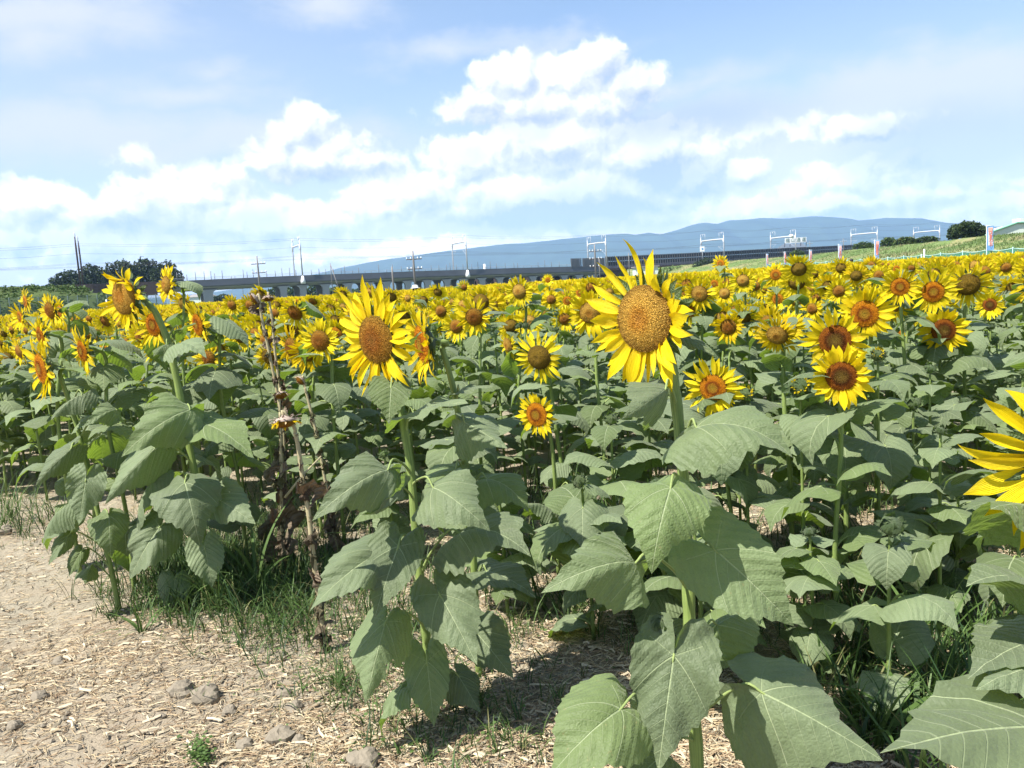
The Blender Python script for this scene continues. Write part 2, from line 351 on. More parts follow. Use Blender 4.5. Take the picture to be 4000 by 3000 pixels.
M['ban_pink'] = flat_mat('banner_pink', (.80, .45, .38), .7, .2, .1, 4)
M['ban_red'] = flat_mat('banner_lettering', (.72, .12, .06), .7, .2, .08, 4)
M['ban_white'] = flat_mat('banner_white', (.74, .76, .78), .7, .2, .05, 4)
M['sign_txt'] = flat_mat('sign_lettering', (.16, .24, .22), .7, .2, .05, 1)
M['blue'] = flat_mat('blue_paint', (.10, .30, .60), .6, .3, .05, 1)
M['skin'] = flat_mat('skin', (.52, .33, .24), .6, .3, .05, 5)
M['hair'] = flat_mat('black_hair', (.012, .011, .012), .5, .4, .2, 30)
M['shirt_blue'] = flat_mat('blue_cloth', (.18, .38, .68), .85, .1, .08, 9)
M['shirt_white'] = flat_mat('white_cloth', (.75, .76, .78), .85, .1, .06, 9)
M['trousers'] = flat_mat('dark_cloth', (.05, .055, .075), .9, .1, .1, 9)

# ------------------------------------------------------------------ leaf and flower meshes
RC = [(0, 1.0), (4, .90), (10, .80), (18, .735), (28, .70), (40, .675), (55, .64), (70, .61), (90, .58), (110, .56), (130, .53), (148, .46), (163, .32), (174, .14), (180, .05)]
def rleaf(deg):
    deg = abs(deg)
    for (a, ra), (b, rb) in zip(RC, RC[1:]):
        if a <= deg <= b: return ra + (rb - ra) * (deg - a) / (b - a)
    return .05
def leaf_geo(rings=6, spokes=34, theta0=.35, kappa=.9, fold=.15, curl=.5, wave=.03, twist=0.0, seed=0, ser=.028, narrow=1.0, hole=None):
    """heart-shaped blade, stalk end at the origin, tip at (0, 1, 0), upper side towards +Z"""
    r = random.Random(seed); ph = r.uniform(0, 6); asym = r.uniform(-.08, .08)
    degs = []
    for k in range(spokes + 1):
        u = -1 + 2 * k / spokes; degs.append(180 * math.copysign(abs(u) ** 1.18, u))
    def bend(x, y, s, deg):
        a1 = theta0 - kappa * y
        if abs(kappa) > 1e-4: Y = (math.sin(theta0) - math.sin(a1)) / kappa; Z = (math.cos(a1) - math.cos(theta0)) / kappa
        else: Y = y * math.cos(theta0); Z = y * math.sin(theta0)
        h = fold * abs(x) - curl * x * x + wave * s * s * math.sin(math.radians(deg) * 4.3 + ph) + .5 * wave * s ** 3 * math.sin(math.radians(deg) * 11 + 2 * ph)
        h += .012 * mnoise.noise(Vector((x * 7, y * 7, seed))) * s * 2
        if y < 0: h += .25 * y * fold
        cx, sx = math.cos(twist * y), math.sin(twist * y); X = x * cx - h * sx; h = x * sx + h * cx
        return Vector((X, Y - h * math.sin(a1), Z + h * math.cos(a1)))
    vs = []; uvs = []
    tip = bend(0, 1, 1, 0) if False else None
    a1 = theta0 - kappa
    TY, TZ = ((math.sin(theta0) - math.sin(a1)) / kappa, (math.cos(a1) - math.cos(theta0)) / kappa) if abs(kappa) > 1e-4 else (math.cos(theta0), math.sin(theta0))
    ang = math.atan2(TZ, TY); L = math.hypot(TY, TZ); rot = Matrix.Rotation(-ang, 3, 'X')
    ring_s = [((i + 1) / rings) ** .92 for i in range(rings)]
    vs.append(Vector((0, 0, 0))); uvs.append((0, 0))
    for s_ in ring_s:
        for k, dg in enumerate(degs):
            rr = rleaf(dg) * s_
            if s_ > .999 and ser: rr *= 1 + (ser if k % 2 else -ser) * (1 if abs(dg) > 9 else .2)
            x = math.sin(math.radians(dg)) * rr * narrow * (1 + asym * math.copysign(1, dg)); y = math.cos(math.radians(dg)) * rr
            vs.append((rot @ bend(x, y, s_, dg)) / L); uvs.append((x, y))
    n = len(degs); fs = [(0, 1 + k + 1, 1 + k) for k in range(n - 1)]
    for i in range(rings - 1):
        for k in range(n - 1):
            if hole and i >= rings - 3 - hole[1] and i < rings - 1 and k in hole[0]: continue
            a = 1 + i * n + k; fs.append((a, a + 1, a + n + 1, a + n))
    return vs, fs, uvs
def leaf_mesh(name, mat, **kw):
    mb = MB(); v, f, u = leaf_geo(**kw); mb.add(v, f, u); return mb.mesh(name, mat)
BL = []                                    # blades for the nearest plants
for i in range(12):
    BL.append(leaf_mesh('leaf_blade', M['leaf'], rings=8, spokes=56, theta0=.2 + .05 * (i % 3), kappa=[.5, .9, 1.3, 1.7][i % 4], fold=[.10, -.15, .28, .0][i % 4], curl=[.5, .2, .9, 1.0][(i + 1) % 4],
                        wave=[.05, .075, .04][i % 3], twist=[0, .3, -.35, .15][(i * 3) % 4], seed=i, narrow=[1, .92, .85, 1.02][(i + 2) % 4], hole=((range(20, 23), 0) if i == 5 else None)))
def stalked(name, mat, pm, elev, plen, pitch, lod, **kw):
    """leaf with its stalk: stalk leaves the stem at the origin, blade of length 1 hangs from its end"""
    mb = MB(); c, s_ = math.cos(elev), math.sin(elev)
    end = Vector((0, plen * c * .92, plen * s_ * .8)); pts = [Vector((0, 0, 0)), Vector((0, plen * c * .35, plen * s_ * .55)), Vector((0, plen * c * .7, plen * s_ * .82)), end, end + Vector((0, .03, -.01))]
    mb.tube(pts, [.030, .021, .017, .015, .010], 6 if lod == 0 else 4, mi=1, cap=False)
    v, f, u = leaf_geo(rings=6 if lod == 0 else (4 if lod == 1 else 2), spokes=30 if lod == 0 else (18 if lod == 1 else 10), ser=.025 if lod < 2 else 0, **kw)
    rt = Matrix.Rotation(pitch, 3, 'X'); mb.add([rt @ p + end for p in v], f, u, mi=0); return mb.mesh(name, [mat, pm])
def stalk_set(lod, n, mat=M['leaf'], pm=M['petiole']):
    out = []
    for i in range(n):
        r = random.Random(100 + i)
        out.append(stalked('stalked_leaf', mat, pm, r.uniform(.5, 1.05), r.uniform(.38, .62), r.uniform(-.95, .05) - (.35 if i % 3 == 0 else 0), lod, theta0=.3, kappa=r.uniform(.5, 1.7),
                           fold=r.uniform(-.15, .3), curl=r.uniform(.2, 1.0), wave=r.uniform(.02, .05), twist=r.uniform(-.4, .4), seed=i, narrow=r.uniform(.84, 1.02)))
    return out
LF0, LF1, LF2 = stalk_set(0, 14), stalk_set(1, 10), stalk_set(2, 6)

def petal_geo(rows=8, cols=4, bend=.4, twist=0.0, cup=.25, tipcurl=0.0, wave=0.0, seed=0, sway=0.0):
    """petal along +X, length 1, width 1, front side +Z"""
    vs = []; uvs = []; x = z = 0.0; a = bend * .5; r = random.Random(seed); ph = r.uniform(0, 6)
    for i in range(rows + 1):
        t = i / rows; w = .5 * (.30 + .70 * math.sin(math.pi * min(1, t * .88 + .06)) ** .8) * (1 - max(0, (t - .62) / .38) ** 1.6) + .012
        if i: x += math.cos(a) / rows; z += math.sin(a) / rows; a -= (bend + tipcurl * t * t * 3) / rows
        tw = twist * t
        for k in range(cols + 1):
            u = -1 + 2 * k / cols; yy = u * w; zz = cup * w * u * u * (1 - .4 * t) + wave * math.sin(8 * t + ph) * abs(u) * .12
            Y = yy * math.cos(tw) - zz * math.sin(tw) * .3; Z = yy * math.sin(tw) * .3 + zz
            vs.append(Vector((x - Z * math.sin(a) * .3, Y + sway * t * t, z + Z * .3))); uvs.append((t, u))
    c1 = cols + 1; fs = [(i * c1 + k, (i + 1) * c1 + k, (i + 1) * c1 + k + 1, i * c1 + k + 1) for i in range(rows) for k in range(cols)]
    return vs, fs, uvs
PKW = [dict(bend=.3), dict(bend=.7, twist=.5), dict(bend=-.2, twist=-.4, tipcurl=-.3), dict(bend=.5, tipcurl=.7, sway=.15), dict(bend=-.4, wave=.5, sway=-.15),
       dict(bend=.9, cup=.5), dict(bend=.1, twist=.9, tipcurl=-.6), dict(bend=-.6, tipcurl=-.5, twist=.6, sway=.1), dict(bend=.2, wave=.8, sway=-.25), dict(bend=.6, tipcurl=-1.0, cup=.6)]
def petal_set(rows, cols, mat):
    out = []
    for i, kw in enumerate(PKW):
        mb = MB(); mb.add(*petal_geo(rows, cols, seed=i, **kw)); out.append(mb.mesh('petal', mat))
    return out
PT_H = {k: petal_set(12, 6, M[k]) for k in ('petal',)}
PT_N = {k: petal_set(6, 2, M[k]) for k in ('petal', 'petal_pale', 'petal_deep')}
def disc_geo(mb, dome=.32, rings=6, seg=20, mi=0):
    vs = [Vector((0, 0, dome * .86))]; uvs = [(0, 0)]
    for i in range(1, rings + 1):
        r = i / rings
        for k in range(seg):
            a = 2 * math.pi * k / seg; z = dome * (1 - r ** 2.2) - dome * .14 * max(0, 1 - r * 3.2)
            vs.append(Vector((r * math.cos(a), r * math.sin(a), z))); uvs.append((r * math.cos(a), r * math.sin(a)))
    fs = [(0, 1 + k, 1 + (k + 1) % seg) for k in range(seg)]
    for i in range(rings - 1):
        for k in range(seg): a = 1 + i * seg; fs.append((a + k, a + seg + k, a + seg + (k + 1) % seg, a + (k + 1) % seg))
    mb.add(vs, fs, uvs, mi=mi)
def disc_mesh(mat, florets=0, dome=.32, size=.026, seg=20, rough=.4, centre=.3):
    mb = MB(); disc_geo(mb, dome, 7, seg); r_ = random.Random(3)
    for i in range(florets):
        r = math.sqrt((i + .5) / florets) * .985; a = i * 2.399963
        z = dome * (1 - r ** 2.2) - dome * .14 * max(0, 1 - r * 3.2); c = Vector((r * math.cos(a), r * math.sin(a), z - .01))
        h = size * (1.1 + 1.3 * (r > centre)) * r_.uniform(.6, 1.5); w = size * .55 * r_.uniform(.8, 1.1); a2 = r_.uniform(0, 1.5)
        lean = Vector((math.cos(a) * r, math.sin(a) * r, 0)) * .5 + Vector((r_.uniform(-rough, rough), r_.uniform(-rough, rough), 0)) + Vector((0, 0, 1)); lean.normalize()
        top = c + lean * h; q = [Vector((math.cos(a2 + k * 2.094), math.sin(a2 + k * 2.094), 0)) * w for k in range(3)]
        uv = (r * math.cos(a), r * math.sin(a))
        mb.add([c + p for p in q] + [top + p * .62 for p in q], [(0, 1, 4, 3), (1, 2, 5, 4), (2, 0, 3, 5), (3, 4, 5)], [uv] * 6)
    return mb.mesh('seed_disc', mat, smooth=False if florets else True)
DTYPES = ('d_tan', 'd_brown', 'd_orange', 'd_dark', 'd_olive')
DISC_H = {'d_tan': disc_mesh(M['d_tan'], 1700, .30, .021, 32, centre=.16), 'd_brown': disc_mesh(M['d_brown'], 1200, .25, .022, 32)}
DISC_N = {k: disc_mesh(M[k], 520, {'d_olive': .5, 'd_brown': .42, 'd_tan': .4}.get(k, .2), .030, 18) for k in DTYPES}
DISC_F = {k: disc_mesh(M[k], 0, {'d_olive': .55, 'd_brown': .45, 'd_tan': .42}.get(k, .22), seg=12) for k in DTYPES}
def bract_geo(mb, n, ln, mi=0, seed=0, spread=.55, base=.98, wid=.30):
    r = random.Random(seed)
    for k in range(n):
        a = 2 * math.pi * (k + r.uniform(-.3, .3)) / n; L = ln * r.uniform(.7, 1.25); w = wid * r.uniform(.7, 1.1); out = r.uniform(spread - .3, spread + .35)
        c, s_ = math.cos(a), math.sin(a); rad = Vector((c, s_, 0)); tan = Vector((-s_, c, 0)); b = rad * base + Vector((0, 0, -.16 - .2 * (k % 2))); vs = []; uvs = []
        for i in range(5):
            t = i / 4; ww = w * (.55 + .6 * math.sin(math.pi * min(1, t * .9 + .1))) * (1 - t ** 1.7) * .5 + .004
            p = b + rad * (L * t * math.cos(out - t * .5)) + Vector((0, 0, -L * t * math.sin(out - t * .5) * (1 if k % 3 else -.3)))
            vs += [p - tan * ww, p + Vector((0, 0, -.03)), p + tan * ww]; uvs += [(-ww, t), (0, t), (ww, t)]
        mb.add(vs, [f for i in range(4) for f in ((3 * i, 3 * i + 3, 3 * i + 4, 3 * i + 1), (3 * i + 1, 3 * i + 4, 3 * i + 5, 3 * i + 2))], uvs, mi=mi)
def back_geo(mb, mi=0, seg=16):
    prof = [(1.0, -.03), (1.02, -.16), (.86, -.34), (.55, -.50), (.26, -.60), (.2, -.72)]; vs = []; uvs = []
    for (r, z) in prof:
        for k in range(seg): a = 2 * math.pi * k / seg; vs.append(Vector((r * math.cos(a), r * math.sin(a), z))); uvs.append((r * math.cos(a) * .5, r * math.sin(a) * .5))
    mb.add(vs, [(i * seg + k, (i + 1) * seg + k, (i + 1) * seg + (k + 1) % seg, i * seg + (k + 1) % seg) for i in range(len(prof) - 1) for k in range(seg)], uvs, mi=mi)
mb = MB(); back_geo(mb); BACK = mb.mesh('flower_base', M['bract'])
BRACTS = []
for i in range(3): mb = MB(); bract_geo(mb, 22, .62, seed=i); BRACTS.append(mb.mesh('bracts', M['bract']))
mb = MB(); back_geo(mb); bract_geo(mb, 16, .55, seed=9); BACK_B = mb.mesh('flower_base', M['bract'])
def petals_joined(mat, n, ln, wd, seed, rows=4, cols=2, pitch=(-.15, .35)):
    mb = MB(); r = random.Random(seed)
    for k in range(n):
        kw = PKW[r.randrange(len(PKW))]; v, f, u = petal_geo(rows, cols, seed=k, **kw); L = ln * r.uniform(.82, 1.15); w = wd * r.uniform(.8, 1.15)
        mt = Matrix.Rotation(2 * math.pi * (k + r.uniform(-.35, .35)) / n, 4, 'Z') @ Matrix.Translation((.93, 0, -.04 - .10 * (k % 2))) @ Matrix.Rotation(-r.uniform(*pitch), 4, 'Y') @ Matrix.Rotation(r.uniform(-.3, .3), 4, 'X')
        mb.add([mt @ Vector((p.x * L, p.y * w, p.z * L)) for p in v], f, u)
    return mb.mesh('petals', mat)
PJ = [petals_joined(M[('petal', 'petal_pale', 'petal_deep')[i % 3 if i % 5 else 0]], 30 + i % 4, 1.3 + .12 * (i % 3), .38, i, pitch=[(-.1, .3), (.1, .55), (-.35, .1), (.0, .25)][i % 4]) for i in range(8)]

def zmat(d, roll=0.0, up=Vector((0, 0, 1))):
    """rotation with +Z along d and +Y as upright as possible"""
    z = Vector(d).normalized(); x = up.cross(z).normalized(); y = z.cross(x)
    return Matrix((x, y, z)).transposed().to_4x4() @ Matrix.Rotation(roll, 4, 'Z')
FACE = Vector((-.50, -.86, 0)).normalized()
def face_dir(yaw=0.0, pitch=0.0):          # yaw, pitch in degrees away from the common facing; negative pitch nods down
    d = Matrix.Rotation(R(yaw), 3, 'Z') @ FACE; return Vector((d.x * math.cos(R(pitch)), d.y * math.cos(R(pitch)), math.sin(R(pitch))))

def make_head(root, centre, d, r, lod, disc='d_brown', pk='petal', n=30, plen=1.25, pw=.34, pitch=(-.1, .35), seed=0, droop=0.0, bract=True, special=None):
    """flower head (part) with disc, petals and bracts (sub-parts); centre relative to the plant's root"""
    rr = random.Random(seed); mt = Matrix.Translation(centre) @ zmat(d, rr.uniform(0, 6) if special is None else 0) @ Matrix.Scale(r, 4)
    hd = link('flower_head', BACK if lod < 2 else BACK_B, root, mt)
    link('seed_disc', (DISC_H.get(disc, DISC_N[disc]) if lod == 0 else DISC_N[disc] if lod == 1 else DISC_F[disc]), hd)
    if lod < 2:
        link('bracts', BRACTS[seed % 3], hd)
        up = mt.to_3x3().inverted() @ Vector((0, 0, 1)); up.normalize()
        for k in range(n):
            a = 2 * math.pi * (k + rr.uniform(-.38, .38)) / n; L = plen * rr.uniform(.66, 1.22); w = pw * rr.uniform(.65, 1.25)
            pit = rr.uniform(*pitch); rad = Vector((math.cos(a), math.sin(a), 0)); upness = rad.dot(up)
            pit += droop * max(0, upness); v = rr.randrange(10); rx = rr.uniform(-.6, .6)
            if special:
                q = special.get(k)
                if q == 'skip': continue
                if q: L *= q[0]; pit += q[1]; v = q[2] if len(q) > 2 else v
            ms = (PT_H.get(pk, PT_N[pk]) if lod == 0 else PT_N[pk])
            link('petal', ms[v], hd, Matrix.Rotation(a, 4, 'Z') @ Matrix.Translation((.93, 0, -.03 - .10 * (k % 2))) @ Matrix.Rotation(-pit, 4, 'Y') @ Matrix.Rotation(rx, 4, 'X') @ Matrix.Diagonal((L, w, L, 1)))
    else:
        link('petals', PJ[seed % 8], hd, Matrix.Rotation(rr.uniform(0, 6), 4, 'Z'))
    return hd

# ------------------------------------------------------------------ ground
def soft(a, b, x): t = max(0, min(1, (x - a) / (b - a))); return t * t * (3 - 2 * t)
def gz(x, y):                      # height of the soil
    d = math.hypot(x, y - 3)
    if d > 30: return 0.0
    f = 1 - soft(12, 30, d)
    return f * (.035 * mnoise.noise(Vector((x * .9, y * .9, 1))) + .016 * mnoise.noise(Vector((x * 4, y * 4, 5))) + .012 * abs(mnoise.noise(Vector((x * 11, y * 11, 9)))) + .006 * mnoise.noise(Vector((x * 30, y * 30, 2))))
def axis(lo, hi, a, b, step, grow=1.16):
    c = list(np.arange(a, b, step)); s_ = step; x = b
    while x < hi: c.append(x); s_ *= grow; x += s_
    c.append(hi); s_ = step; x = a; left = []
    while x > lo: s_ *= grow; x -= s_; left.append(max(x, lo))
    return left[::-1] + c
xs = axis(-6200, 6200, -4.5, 4.5, .045); ys = axis(-240, 7300, 1.2, 9.0, .045)
mb = MB(); mb.v = [(x, y, gz(x, y)) for y in ys for x in xs]; nx = len(xs)
mb.f = [(j * nx + i, j * nx + i + 1, (j + 1) * nx + i + 1, (j + 1) * nx + i) for j in range(len(ys) - 1) for i in range(nx - 1)]
mb.uv = [(0, 0)] * len(mb.v); mb.c = [(1, 1, 1)] * len(mb.v); mb.mi = [0] * len(mb.f)
m, t = new_mat('dry_field_soil'); P = t.node('ShaderNodeTexCoord').outputs['Object']; gx, gy, gz_ = t.sep(P)
n1 = t.noise(P, .9, 4, .6); n2 = t.noise(P, 9, 5, .65); n3 = t.noise(P, 70, 4, .7); cr = t.vor(P, 13, 'DISTANCE_TO_EDGE')
c = t.mix(n2, (.225, .198, .145), (.33, .295, .225)); c = t.mix(t.m('MULTIPLY', t.sstep(n1, .4, .65), .5), c, (.29, .225, .155)); c = t.v('SCALE', c, t.m('ADD', .70, t.m('MULTIPLY', n3, .6)))
c = t.mix(t.m('MULTIPLY', t.m('SUBTRACT', 1.0, t.sstep(cr, 0, .012)), .4), c, (.14, .11, .08))
farg = t.mix(t.noise(P, .012, 4, .6), (.055, .085, .028), (.11, .12, .05)); dist = t.m('ADD', t.m('ABSOLUTE', gx), gy)
c = t.mix(t.sstep(dist, 60, 190), c, farg)
p = principled(t, c, .95, .1, t.bump(t.m('ADD', n2, t.m('MULTIPLY', n3, .5)), .9, .02)); finish(t, p.outputs[0])
mb.obj('ground', m, kind='structure')

# front edge of the planting, in photo pixels on the ground
EDGE = [gnd(*p) for p in [(-900, 1930), (0, 1960), (330, 1985), (760, 2010), (1350, 2130), (1900, 2420), (2450, 2640), (3000, 2840), (3700, 2880), (4500, 3000)]]
def behind_edge(x, y, pad=0.0):
    if x <= EDGE[0].x: return y > EDGE[0].y + pad
    for a, b in zip(EDGE, EDGE[1:]):
        if a.x <= x <= b.x: return y > a.y + (b.y - a.y) * (x - a.x) / (b.x - a.x) + pad
    return y > EDGE[-1].y + pad

# ------------------------------------------------------------------ straw, clods, grass
r = random.Random(21); mb = MB(); SC = [(.40, .31, .185), (.46, .37, .235), (.27, .19, .115), (.46, .39, .27), (.20, .14, .085)]
cnt = 0
while cnt < 60000:
    px, py = r.uniform(-200, 4100), r.uniform(1850, 3080) if r.random() < .8 else r.uniform(1700, 2300)
    g = gnd(px, py); dens = .68 + .9 * mnoise.noise(Vector((g.x * 1.3, g.y * 1.3, 4)))
    if r.random() > dens + (.35 if px > 1200 else 0): continue
    cnt += 1; big = r.random() < .05
    L = r.uniform(.02, .06) if not big else r.uniform(.025, .075); w = r.uniform(.0009, .0020) if not big else r.uniform(.003, .006)
    a = r.gauss(.4, 1.1); d = Vector((math.cos(a), math.sin(a), r.uniform(-.12, .22))); sd = Vector((-math.sin(a), math.cos(a), 0)) * w
    p = Vector((g.x, g.y, gz(g.x, g.y) + .003 + r.random() ** 3 * .012)); bow = Vector((0, 0, L * r.uniform(0, .12))); ck = SC[r.randrange(5)] if not big else SC[3]
    k = r.uniform(.75, 1.15); ck = tuple(k * q for q in ck); q0, q1, q2 = p - d * L / 2, p + bow + sd * r.uniform(-2, 2), p + d * L / 2; up = Vector((0, 0, w * 1.1))
    mb.add([q0 - sd, q0 + sd, q0 + up, q1 - sd, q1 + sd, q1 + up, q2 - sd, q2 + sd, q2 + up], [(0, 3, 5, 2), (1, 2, 5, 4), (3, 6, 8, 5), (4, 5, 8, 7)], cols=[ck] * 9)
mb.obj('straw_litter', M['straw'], smooth=False, kind='stuff', label='chopped dry straw strewn over the bare soil')
mb = MB()                          # crumbs of soil
for i in range(5200):
    g = gnd(r.uniform(-200, 4000), r.uniform(1980, 3080)); s_ = .003 + .013 * r.random() ** 4
    vs = [Vector((r.uniform(.7, 1) * a, r.uniform(.7, 1) * b, r.uniform(.5, .8) * c)) * s_ for a, b, c in ((1, 0, 0), (0, 1, 0), (-1, 0, 0), (0, -1, 0), (0, 0, 1), (.2, .1, -1))]
    o = Vector((g.x, g.y, gz(g.x, g.y) + s_ * .2)); mb.add([o + v for v in vs], [(0, 1, 4), (1, 2, 4), (2, 3, 4), (3, 0, 4), (1, 0, 5), (2, 1, 5), (3, 2, 5), (0, 3, 5)])
mb.obj('soil_crumbs', M['clod'], smooth=False, kind='stuff', label='small crumbs of dried mud on the ground')
def clod(px, py, wpx, label, seed):
    g = gnd(px, py); d = (g - EYE).dot(CF); s_ = 1.12 * wpx * d / FPX / 2; mb = MB(); vs = []; seg, rg = 14, 8
    for i in range(rg + 1):
        th = math.pi * i / rg
        for k in range(seg):
            a = 2 * math.pi * k / seg; v = Vector((math.sin(th) * math.cos(a), math.sin(th) * math.sin(a), math.cos(th)))
            q = 1 + .38 * mnoise.noise(v * 1.2 + Vector((seed, 0, 0))) + .16 * mnoise.noise(v * 3.5 + Vector((seed, 4, 0))) + .07 * mnoise.noise(v * 9)
            v.z *= .72; vs.append(v * s_ * q)
    mb.add(vs, [(i * seg + k, (i + 1) * seg + k, (i + 1) * seg + (k + 1) % seg, i * seg + (k + 1) % seg) for i in range(rg) for k in range(seg)])
    o = mb.obj('soil_clod', M['clod'], smooth=False, label=label, cat='clod', group='clods of dried mud on the bare soil'); o.location = (g.x, g.y, gz(g.x, g.y) + s_ * .25)
for i, a in enumerate([(715, 2725, 88, 'angular mud clod beside the larger one, below the dark grass patch'), (810, 2740, 100, 'flat faced mud clod right of its twin, below the dark grass patch'),
          (160, 2750, 58, 'small rounded mud clod alone on the soil at the left'), (1110, 2715, 58, 'upright narrow mud clod left of the withered sunflower stalk'),
          (1150, 2770, 62, 'mud clod leaning against the upright narrow one'), (1095, 2895, 98, 'largest round mud clod, near the bottom edge of the photo'),
          (1165, 2900, 46, 'small mud lump touching the right side of the largest round clod'), (1420, 2985, 110, 'wide low mud clod cut by the bottom edge, among straw'),
          (955, 2920, 60, 'pale mud clod left of the largest round clod'), (630, 2820, 40, 'low flat mud clod left of the small grass sprig'), (15, 2090, 60, 'grey mud clod at the left edge by the grass tuft'),
          (900, 2790, 56, 'flat grey clod right of the flat faced clod'), (230, 2600, 44, 'small half sunk clod among straw on the left'), (60, 2870, 50, 'half sunk clod in the lower left corner')]): clod(a[0], a[1], a[2], a[3], i * 3.1)

def blade(mb, p, L, w, az, lean, colr, segs=5, curve=1.2):
    vs = []; cs = []; x = 0.0; z = 0.0; a = math.pi / 2 - lean; d = Vector((math.cos(az), math.sin(az), 0)); sd = Vector((-math.sin(az), math.cos(az), 0))
    for i in range(segs + 1):
        t = i / segs; ww = w * (1 - t ** 1.5) * (.6 + .8 * min(1, t * 3)) * .5
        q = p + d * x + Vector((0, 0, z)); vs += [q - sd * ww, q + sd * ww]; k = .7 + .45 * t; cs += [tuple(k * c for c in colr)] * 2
        x += math.cos(a) * L / segs; z += math.sin(a) * L / segs; a -= curve / segs
    mb.add(vs, [(2 * i, 2 * i + 1, 2 * i + 3, 2 * i + 2) for i in range(segs)], cols=cs)
GC = [(.055, .105, .022), (.085, .15, .035), (.11, .18, .05), (.04, .085, .03), (.20, .20, .08)]
mb = MB(); r = random.Random(5)
# patches: centre px, spread px, count, length range, width, lean
PATCH = [(860, 2250, 190, 90, 3000, .12, .34, .005), (960, 2340, 220, 80, 2200, .05, .20, .0042), (1080, 2450, 160, 60, 500, .04, .13, .0035), (520, 2400, 130, 40, 60, .05, .2, .005),
         (60, 2010, 90, 50, 260, .10, .38, .006), (2330, 2060, 130, 110, 420, .20, .50, .008), (2400, 2150, 200, 150, 700, .08, .3, .005), (2150, 2100, 200, 120, 500, .08, .32, .005), (1500, 2420, 260, 120, 900, .05, .24, .004),
         (1400, 2650, 200, 70, 420, .05, .16, .0035), (1800, 2830, 260, 110, 700, .04, .16, .004), (2500, 2400, 260, 130, 700, .04, .15, .0035), (3650, 2450, 260, 260, 700, .10, .42, .008), (3350, 2600, 300, 160, 500, .06, .26, .005),
         (3550, 2750, 260, 160, 500, .1, .4, .009), (2800, 2300, 250, 100, 500, .06, .3, .005), (3200, 2250, 350, 130, 500, .06, .25, .005), (1150, 2150, 240, 120, 900, .08, .30, .005), (700, 2100, 300, 90, 500, .05, .2, .004),
         (400, 2180, 200, 40, 160, .04, .12, .003), (780, 2950, 25, 20, 14, .06, .12, .003), (1500, 2900, 120, 40, 80, .03, .1, .003), (1700, 2050, 300, 150, 700, .08, .3, .005), (3700, 2000, 250, 160, 500, .1, .4, .006), (200, 2100, 160, 40, 120, .04, .1, .003)]
for (cx, cy, sx, sy, n, l0, l1, w) in PATCH:
    tuft = []
    for i in range(n):
        if i % 7 == 0 or not tuft: tuft = [r.gauss(cx, sx), r.gauss(cy, sy)]
        g = gnd(tuft[0] + r.gauss(0, 14), max(1750, tuft[1] + r.gauss(0, 8))); L = r.uniform(l0, l1)
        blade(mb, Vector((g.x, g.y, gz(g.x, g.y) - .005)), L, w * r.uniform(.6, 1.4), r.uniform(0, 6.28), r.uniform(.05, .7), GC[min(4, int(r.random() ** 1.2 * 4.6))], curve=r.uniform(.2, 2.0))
for i in range(9000):              # thin weeds between the plants
    y = 3.5 + 12 * r.random() ** 1.4; x = r.uniform(-.66, .66) * (y + 1.5)
    if not behind_edge(x, y): continue
    if mnoise.noise(Vector((x * .9, y * .9, 7))) < -.05: continue
    blade(mb, Vector((x, y, gz(x, y) - .01)), r.uniform(.06, .34), r.uniform(.003, .007), r.uniform(0, 6.28), r.uniform(.05, .7), GC[r.randrange(4)], segs=4, curve=r.uniform(.2, 2.0))
# creeping broad-leaved weeds
for i in range(3800):
    k = PATCH[r.choice([0, 1, 2, 8, 9, 10, 11, 17, 18, 20, 22, 15, 16])]; g = gnd(r.gauss(k[0], k[2] * 1.1), max(1760, r.gauss(k[1] + 15, k[3]))); a = r.uniform(0, 6.28); s_ = r.uniform(.006, .018)
    q = Vector((g.x, g.y, gz(g.x, g.y) + r.uniform(.004, .05))); d = Vector((math.cos(a), math.sin(a), r.uniform(-.2, .5))) * s_; e = Vector((-math.sin(a), math.cos(a), r.uniform(-.3, .3))) * s_ * .45
    mb.add([q, q + d * .5 + e, q + d, q + d * .5 - e], [(0, 3, 2, 1)], cols=[GC[r.randrange(3)]] * 4)
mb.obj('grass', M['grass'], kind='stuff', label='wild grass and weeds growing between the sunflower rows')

# tall single weeds
def weed(px, py, n, l0, l1, w, label, lean=.5, curve=1.2, seed=0):
    r = random.Random(seed); g = gnd(px, py); mb = MB()
    for i in range(n): blade(mb, Vector((r.gauss(0, .012), r.gauss(0, .012), -.01)), r.uniform(l0, l1), w * r.uniform(.7, 1.2), 6.28 * i / n + r.uniform(-.4, .4), r.uniform(.1, lean), GC[r.randrange(1, 3)], segs=9, curve=r.uniform(.5, 1) * curve)
    o = mb.obj('weed_tuft', M['grass'], label=label, cat='grass tuft', group='larger tufts of wild grass'); o.location = (g.x, g.y, gz(g.x, g.y))
weed(1010, 2330, 9, .35, .75, .020, 'tall broad bladed grass left of the withered stalks', .55, 1.9, 1)
weed(780, 2760, 7, .08, .16, .004, 'tiny grass sprig between the mud clods', .5, .8, 2)
weed(560, 2480, 12, .12, .30, .009, 'loose drooping grass tuft right of the leftmost sunflower stem', 1.2, 1.6, 3)
weed(1330, 2680, 40, .06, .18, .004, 'fine spreading grass tuft at the foot of the withered stalk', 1.2, .8, 4)
weed(3420, 2920, 6, .3, .55, .022, 'broad bladed grass in the dark gap near the lower right', .7, 1.4, 5)
weed(3650, 2600, 8, .4, .8, .018, 'tall broad bladed grass in the dark gap at the right', .45, 1.2, 6)
weed(3580, 2880, 6, .3, .6, .020, 'bent broad bladed grass beside the big lower right leaf', .8, 1.8, 7)
weed(2300, 2330, 26, .3, .6, .009, 'upright grass clump between the two largest sunflower plants', .35, .6, 8)
